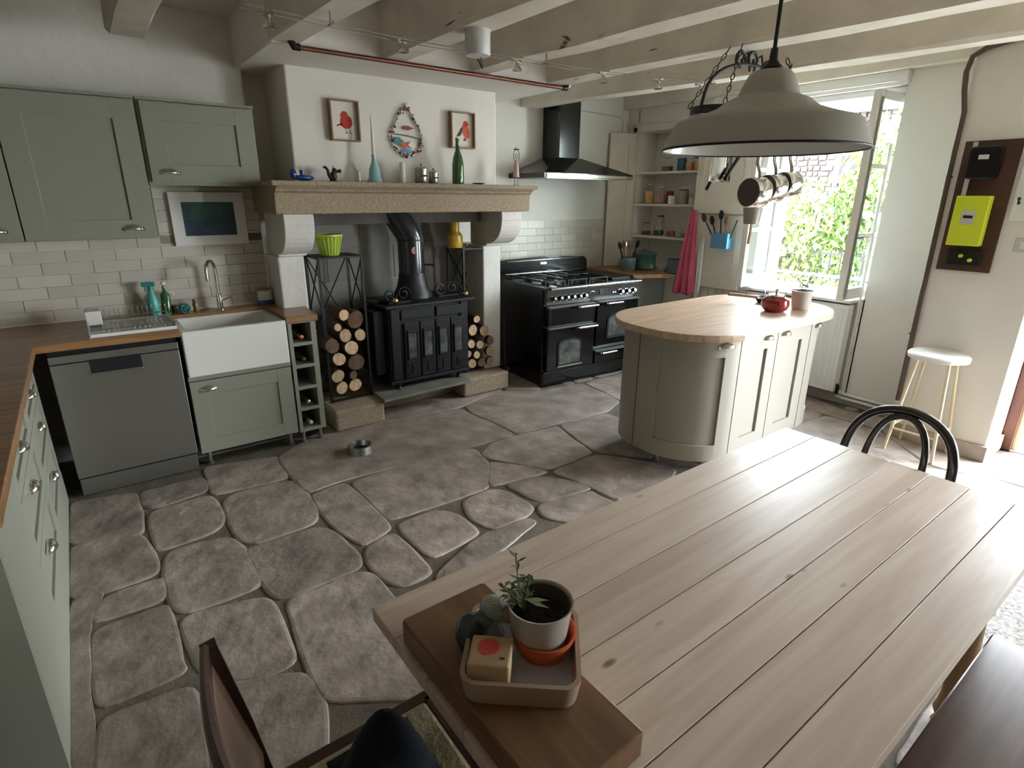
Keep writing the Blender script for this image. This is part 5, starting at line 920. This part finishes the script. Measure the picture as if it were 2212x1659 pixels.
for dx, dy in ((.045, -.02), (.03, -.035), (-.055, .012)):
    d = Vector((dx, dy, -.012)); L_ = d.length; s = d.normalized().cross(Vector((0, 0, 1))).normalized() * .006; pp = base + Vector((0, 0, .03)); gl.bm.faces.new([gl.bm.verts.new(v) for v in (pp, pp + d * .5 + s, pp + d, pp + d * .5 - s)])
obj('stem', g, LEAFG, p); obj('leaf', gl, LEAFG, p, solid=.0008)
t = thing('card_box', 'tan card box with a red dot on its lid, in the tray', 'box', (.436, .636, .826)); M = Matrix.Translation((.436, .636, 0)) @ rot(-43); obj('carton', G().box((-.036, -.035, .826), (.036, .035, .884), M), KRAFT, t, bev=.004)
obj('red_dot', G().lathe([(.019, .8842), (.019, .8848)], (-.004, .008, 0), 28, M), DOTR, t); obj('small_print', G().box((.018, -.018, .8842), (.026, -.014, .8846), M), INK, t)
c = Vector((.448, .722, .8255)); t = thing('dark_green_shaker', 'dark grey-green glazed bird-shaped shaker at the tray corner', 'shaker', c); obj('body', G().lathe([(.022, 0), (.027, .02), (.024, .045), (.014, .062), (.003, .068)], c, 24), plain('dark_green_glaze', (.035, .055, .055), .12, coat=.6), t, smooth=True); obj('spout', G().tube([c + Vector((0, 0, .05)), c + Vector((.012, -.012, .066)), c + Vector((.028, -.026, .05))], .012, 10, .010), plain('grey_green_glaze', (.10, .14, .14), .12, coat=.6), t, smooth=True)
c = Vector((.492, .712, .8255)); t = thing('pale_ceramic_bird_shaker', 'pale grey-white glazed shaker with a round top beside the flower pot', 'shaker', c); obj('body', G().lathe([(.022, 0), (.024, .01), (.014, .03), (.013, .04), (.020, .052), (.024, .068), (.018, .084), (.006, .09)], c, 24), plain('celadon_glaze', (.34, .40, .38), .1, coat=.6), t, smooth=True); obj('eye', G().sph(c + Vector((-.004, -.012, .086)), .004, n=8), BRASS, t)
# ---------------------------------------------------------------- seats
def arch_pts(yc, w2, z0, zt, x0, x1, n=24):
    pts = []
    for i in range(n + 1):
        a = PI * i / n; zz = z0 + (zt - z0) * (math.sin(a) ** .55 if 0 < i < n else 0); f = (zz - z0) / (zt - z0); pts.append(Vector((x0 + (x1 - x0) * f, yc - w2 * math.cos(a) * (.82 + .18 * math.sin(a)) , zz)))
    return pts
t = thing('bentwood_chair', 'black bentwood chair tucked under the far end of the pine table', 'chair', (2.2, .685, 0)); yc = .685
obj('back_hoop', G().tube(arch_pts(yc, .218, .46, .862, 2.30, 2.385, 30), .0165, 12), BENT, t, smooth=True); obj('inner_hoop', G().tube(arch_pts(yc + .003, .118, .46, .842, 2.285, 2.374, 30), .0125, 10), BENT, t, smooth=True)
obj('seat', G().lathe([(.185, .43), (.20, .44), (.20, .462), (.19, .468), (.02, .462)], (2.13, yc, 0), 36), BENT, t, smooth=True)
for sx, sy in ((-.13, -.13), (-.13, .13)): obj('leg', G().cyl((2.13 + sx, yc + sy, .435), (2.13 + sx * 1.35, yc + sy * 1.3, 0), .016, .012), BENT, t, smooth=True)
for sy in (-.2, .2): obj('leg', G().tube([(2.30, yc + sy * .82, .46), (2.31, yc + sy * .9, .25), (2.345, yc + sy * 1.05, 0)], .016, 10, .012), BENT, t, smooth=True)
obj('leg_ring', G().tube([(2.14 + .155 * math.cos(a), yc + .155 * math.sin(a), .28) for a in [i * PI / 16 for i in range(32)]], .009, 8, closed=True), BENT, t, smooth=True)
t = thing('wooden_chair', 'dark wooden chair with a tall curved back at the near end of the table', 'chair', (.28, .78, 0)); ya, yb = .565, .985
for y in (ya, yb):
    obj('back_post', G().tube([(.14, y, 0), (.125, y, .25), (.115, y, .46), (.088, y, .65), (.054, y, .843)], .017, 4, .019), MAHOG, t)
    obj('leg', G().tube([(.47, y, 0), (.47, y, .44)], .018, 4, .02), MAHOG, t)
rows = []
for i in range(9): z = .55 + .27 * i / 8; xb = .105 - .058 * i / 8; rows.append([(xb - .022 * math.sin(PI * j / 10), ya + .01 + (yb - ya - .02) * j / 10, z) for j in range(11)])
obj('backrest', G().sheet(rows), wood('chair_back_wood', (.20, .12, .085), (.28, .18, .13), 'z', .4, coat=.2), t, smooth=True, solid=.010)
obj('top_rail', G().tube([(.048 - .022 * math.sin(PI * j / 10), ya + (yb - ya) * j / 10, .832) for j in range(11)], .017, 8, flat=.6), MAHOG, t, smooth=True)
obj('seat_rail', G().box((.10, yb - .017, .405), (.49, yb + .017, .452)).box((.10, ya - .017, .405), (.49, ya + .017, .452)).box((.47, ya, .405), (.50, yb, .452)).box((.10, ya, .405), (.13, yb, .452)), MAHOG, t, bev=.004); obj('seat', G().box((.13, ya + .017, .43), (.47, yb - .017, .462)), SEATW, t, bev=.012)
t = thing('navy_garment', 'crumpled navy cloth lying on the seat of the near chair', 'cloth', (.33, .85, .462)); g = G(); rnd = random.Random(8); rows = []
for i in range(17):
    row = []
    for j in range(17):
        u, v = i / 8 - 1, j / 8 - 1; r = min(1, math.hypot(u, v)); h = .13 * (1 - r * r) ** .8 if r < 1 else 0; row.append((.315 + .095 * u, .845 + .10 * v, .464 + h * (1 + .12 * math.sin(5 * u + 3 * v) + .08 * math.sin(6 * v)) + .003))
    rows.append(row)
obj('fold', g.sheet(rows), CLOTH, t, smooth=True, solid=.004)
t = thing('dark_bench', 'glossy dark wooden bench along the right side of the table', 'bench', (1.2, .06, 0)); obj('seat', G().box((.45, -.12, .425), (1.872, .216, .452)), BENCHW, t, bev=.004)
for x in (.62, 1.72): obj('leg', G().box((x - .025, -.09, 0), (x + .025, -.04, .425)), BENCHW, t, bev=.004); obj('leg', G().box((x - .025, .14, 0), (x + .025, .19, .425)), BENCHW, t, bev=.004)
obj('stretcher', G().box((.62, .03, .12), (1.72, .06, .16)), BENCHW, t)
t = thing('woven_rug', 'speckled grey and white rug on the floor beyond the bench', 'rug', (3.0, -.35, 0)); obj('pile', G().box((2.35, -1.1, .001), (3.7, .40, .012)), RUGM, t, bev=.003)
c = Vector((4.285, 1.15, 0)); t = thing('white_stool', 'tall white round stool with cream metal legs under the meter board', 'stool', c)
obj('seat', G().lathe([(.15, .645), (.165, .65), (.168, .672), (.16, .682), (.05, .680)], c, 40), WPAINT, t, smooth=True); ft = []
for sx, sy in ((-1, 1), (-1, -1), (1, -1), (1, 1)): f = c + Vector((sx * .135, sy * .14, 0)); h_ = c + Vector((sx * .075, sy * .085, .648)); ft.append((f, h_)); obj('leg', G().cyl(f, h_, .010, n=10), CREAMM, t, smooth=True)
for i in range(4):
    (a, b), (c2, d2) = ft[i], ft[(i + 1) % 4]; fz = .28 if i % 2 else .24; obj('stretcher', G().cyl(a.lerp(b, fz), c2.lerp(d2, fz), .007, n=8), CREAMM, t, smooth=True)
# ---------------------------------------------------------------- meter board, pipe, switches
t = thing('meter_board', 'dark brown wooden meter board on the wall above the stool', 'board', (4.44, 1.18, 1.19)); obj('board', G().box((4.428, 1.045, 1.19), (4.449, 1.323, 1.952)), DKWOOD, t, bev=.003)
t = thing('black_meter', 'black electricity meter at the top of the brown board', 'meter', (4.4, 1.2, 1.74)); obj('housing', G().prism(rrect(1.118, 1.735, 1.277, 1.918, .025, 5), 4.375, 4.427, 'x'), BLACK, t, bev=.006); obj('display', G().box((4.371, 1.175, 1.845), (4.376, 1.225, 1.87)), GREYW, t)
t = thing('yellow_meter', 'bright yellow-green smart meter in the middle of the brown board', 'meter', (4.4, 1.2, 1.35)); obj('housing', G().box((4.355, 1.112, 1.348), (4.427, 1.282, 1.640)), METER, t, bev=.006); obj('label', G().box((4.352, 1.165, 1.475), (4.356, 1.235, 1.555)), GREYW, t, bev=.001); obj('display', G().box((4.349, 1.175, 1.51), (4.353, 1.222, 1.526)), DARK, t); obj('button', G().cyl((4.35, 1.195, 1.405), (4.356, 1.195, 1.405), .006), GREYW, t)
t = thing('main_switch', 'black switch block with two yellow knobs at the bottom of the brown board', 'switch', (4.4, 1.19, 1.23)); obj('block', G().box((4.395, 1.10, 1.228), (4.427, 1.265, 1.318)), DARK, t, bev=.003)
for y, z in ((1.195, 1.285), (1.145, 1.262)): obj('knob', G().cyl((4.378, y, z), (4.396, y, z), .012, n=6), METER, t)
t = tag(obj('cable_trunking', G().box((4.412, 1.255, 1.642), (4.4275, 1.278, 1.945)), GREYW, bev=.001), 'thin white cable trunking between the two meters', 'trunking')
t = thing('light_switch', 'white double wall socket at the right edge above the doorway side', 'switch', (4.44, .93, 1.33)); obj('plate', G().box((4.438, .885, 1.325), (4.449, .965, 1.405)), GREYW, t, bev=.003); obj('rocker', G().box((4.434, .905, 1.345), (4.439, .935, 1.385)), CERAM, t)
t = thing('hook_board', 'white coat hook board near the doorway', 'hooks', (4.44, .95, 1.5)); obj('board', G().box((4.43, .84, 1.50), (4.449, 1.02, 1.95)), WPAINT, t, bev=.003)
for y in (.99, .95): obj('hook', G().tube([(4.43, y, 1.60), (4.405, y, 1.595), (4.40, y, 1.62)], .005, 6).sph((4.40, y, 1.625), .009, n=8), BLACKM, t)
t = thing('brown_conduit', 'brown painted pipe running down the wall corner beside the pier', 'pipe', (4.43, 1.37, .25)); obj('pipe', G().tube([(4.43, 1.02, 2.50), (4.43, 1.20, 2.478), (4.43, 1.33, 2.455), (4.43, 1.39, 2.42), (4.43, 1.405, 2.34), (4.432, 1.395, 2.24), (4.434, 1.37, 2.12), (4.434, 1.372, 1.9), (4.434, 1.366, 1.1), (4.434, 1.362, .27)], .0155, 12), BROWNP, t, smooth=True)
for z in (1.75, .75): obj('pipe_clip', G().cyl((4.434, 1.369, z - .006), (4.434, 1.369, z + .006), .019), BROWNP, t)
# ---------------------------------------------------------------- ceiling fittings
t = thing('copper_rail', 'long copper rail with black elbows below the beam ends over the mantel', 'rail', (2, 3.41, 2.36)); obj('tube', G().cyl((1.13, 3.405, 2.362), (3.0, 3.405, 2.362), .0125, n=12), COPPER, t, smooth=True)
for x, s in ((1.105, -1), (3.03, 1)): obj('elbow', G().tube([(x - s * .03, 3.405, 2.362), (x, 3.405, 2.362), (x + s * .012, 3.407, 2.385), (x + s * .012, 3.41, 2.42)], .019, 10), BLACKM, t, smooth=True); obj('flange', G().box((x + s * .012 - .03, 3.40, 2.40), (x + s * .012 + .03, 3.455, 2.43)), BLACKM, t)
t = thing('wire_track', 'pair of thin low-voltage cables strung under the beams', 'cable', (2, 2.75, 2.33)); A = [(.70, 2.74, 2.335), (1.43, 2.79, 2.325), (2.11, 2.78, 2.33), (2.73, 2.73, 2.33), (3.15, 2.66, 2.335), (3.56, 2.56, 2.345)]
for dy in (-.03, .03): obj('cable', G().tube([(a[0], a[1] + dy, a[2]) for a in A], .0016, 6), plain('dull_cable', (.22, .21, .19), .5), t)
for x in (1.07, 2.31, 3.56): obj('standoff', G().cyl((x, 2.77 if x < 3 else 2.56, 2.335), (x, 2.77 if x < 3 else 2.56, 2.40), .005).cyl((x, (2.77 if x < 3 else 2.56) - .035, 2.335), (x, (2.77 if x < 3 else 2.56) + .035, 2.335), .004), STEEL, t)
for i, (x, y, lab) in enumerate(((.80, 2.75, 'wire spotlight farthest left, over the sink side'), (1.43, 2.79, 'wire spotlight second from the left, left of the round transformer'), (2.11, 2.78, 'wire spotlight right of the round transformer'), (2.73, 2.73, 'wire spotlight fourth from the left, right of the cooker hood flue'), (3.15, 2.66, 'wire spotlight fifth from the left'), (3.48, 2.58, 'wire spotlight farthest right, next to the pan rack'))):
    s = thing('wire_spotlight', lab, 'spotlight', (x, y, 2.29), group=None); obj('clamp', G().cyl((x, y - .045, 2.333), (x, y + .045, 2.333), .006).box((x - .02, y - .012, 2.318), (x + .02, y + .012, 2.335)), CHROME, s); obj('lamp', G().lathe([(.008, 2.318), (.012, 2.30), (.026, 2.282), (.027, 2.276), (.022, 2.279)], (x, y, 0), 18), NICKEL, s, smooth=True)
c = Vector((1.742, 2.615, 0)); t = thing('round_transformer', 'round grey-white transformer fixed under a ceiling beam above the wire track', 'transformer', (1.742, 2.615, 2.27)); obj('housing', G().lathe([(.058, 2.272), (.062, 2.277), (.062, 2.37), (.060, 2.372)], c, 32), GREYW, t, smooth=True); obj('base', G().lathe([(.064, 2.370), (.064, 2.386)], c, 28), GREYW, t)
obj('wire', G().tube([(1.77, 2.63, 2.272), (1.80, 2.66, 2.23), (1.79, 2.70, 2.29), (1.80, 2.755, 2.328)], .003, 6), RUBBER, t)
t = thing('thin_wall_cable', 'thin grey cable running along the wall top and down beside the pantry', 'cable', (4.74, 4.43, 2.4)); obj('cable', G().tube([(3.95, 4.44, 2.42), (4.70, 4.44, 2.40), (4.75, 4.435, 2.37), (4.75, 4.435, 1.6)], .004, 6), GREYW, t)
# ---------------------------------------------------------------- outside
t = struct(obj('floor_terrace', G().box((4.95, -8, -.3), (40, 30, -.06)), TERR))
g = G()
def leafmesh(c, r, n, ls, seed):
    rnd = random.Random(seed); g = G()
    for _ in range(n):
        th = rnd.uniform(0, 2 * PI); ph = math.acos(rnd.uniform(-1, 1)); k = rnd.random() ** .45
        p = Vector((c[0] + r[0] * k * math.sin(ph) * math.cos(th), c[1] + r[1] * k * math.sin(ph) * math.sin(th), c[2] + r[2] * k * math.cos(ph)))
        q = Euler((rnd.uniform(0, 6), rnd.uniform(0, 6), rnd.uniform(0, 6))).to_matrix(); s = ls * rnd.uniform(.6, 1.3)
        g.bm.faces.new([g.bm.verts.new(p + q @ Vector(v) * s) for v in ((-1, 0, 0), (-.2, .45, .1), (1, 0, 0), (-.2, -.45, .1))])
    return g
def bush(x, y, z, r, n, ls, m, lab, seed, name='garden_shrub'):
    t = thing(name, lab, 'shrub', (x, y, -.06), group='shrubs outside the window')
    f = obj('foliage', leafmesh((x, y, z), r, n, ls, seed), m, t); f['kind'] = 'stuff'
    rnd = random.Random(seed); g = G()
    for _ in range(7):
        a = rnd.uniform(0, 6.3); pts = [(x, y, -.06), (x + .15 * r[0] * math.cos(a), y + .15 * r[1] * math.sin(a), z * .6), (x + .7 * r[0] * math.cos(a), y + .7 * r[1] * math.sin(a), z + r[2] * .5)]
        g.tube(pts, .022, 5, .006)
    obj('branch', g, BARK, t)
bush(8.2, 4.2, 1.05, (.8, .75, .85), 2600, .055, LEAFY, 'large yellow-green shrub seen through the middle of the window', 1)
bush(8.8, 3.7, .95, (.8, .5, 1.0), 1800, .055, LEAFW, 'leafy green shrub beside the right casement', 2)
bush(8.6, 3.35, 1.9, (.7, .5, .8), 1500, .07, LEAFY, 'pale green overhanging shrub at the right edge of the window view', 3)
bush(9.5, 5.4, .8, (.9, .8, .8), 1500, .06, LEAFW, 'dark green shrub behind the yellow-green one', 4)
bush(7.4, 4.9, 1.2, (.6, .5, 1.1), 1100, .055, LEAFW, 'green shrub glimpsed through the left casement', 5)
t = thing('clipped_hedge', 'low bright yellow-green hedge just beyond the window rail', 'hedge', (6.8, 3.2, -.06)); f = obj('foliage', leafmesh((6.7, 3.2, .4), (.42, 1.3, .42), 3200, .035, 9), LEAFY, t); f['kind'] = 'stuff'
obj('stem', G().cyl((6.7, 3.2, -.06), (6.7, 3.2, .4), .04), BARK, t)
t = thing('iron_fence', 'black wrought iron garden fence among the shrubs', 'fence', (7.75, 4, -.06))
for i in range(24): obj('bar', G().cyl((7.75, 2.7 + i * .13, -.06), (7.75, 2.7 + i * .13, 1.0), .008, n=6), BLACKM, t)
obj('rail', G().box((7.74, 2.6, .93), (7.76, 5.8, .95)).box((7.74, 2.6, .62), (7.76, 5.8, .64)), BLACKM, t)
t = thing('stone_house', 'pale rubble stone house beyond the garden with a dark window', 'building', (13.5, 8, -.06))
hs = obj('wall', G().box((13, -2, -.06), (16, 18, 3.25)), EXTW, t); rnd = random.Random(5)
g = G()
for k in range(30):                                      # rubble courses stand proud of the wall
    y = 3.5 + rnd.uniform(0, .3)
    while y < 9.5:
        wdt = rnd.uniform(.10, .30)
        if not (5.45 < y + wdt and y < 6.05 and 1.9 < k * .108 + .06 < 2.6): g.box((12.96 - rnd.uniform(0, .03), y, .02 + k * .108 + rnd.uniform(-.015, .015)), (13.02, y + wdt - .03, .02 + k * .108 + rnd.uniform(.06, .10)))
        y += wdt
s = obj('rubble', g, EXTW, t, bev=.01); s['kind'] = 'stuff'
wn = obj('window', G().box((12.9, 5.55, 1.98), (13.02, 5.98, 2.5)), plain('dressed_stone', (.09, .075, .065), .9), t); obj('pane', G().box((12.88, 5.6, 2.02), (12.9, 5.93, 2.46)), DARK, wn)
obj('roof', G().prism([(12.7, 3.25), (14.5, 4.6), (16.3, 3.25)], -2.2, 18.2, 'y'), plain('slate_roof', (.24, .23, .24), .7), t)
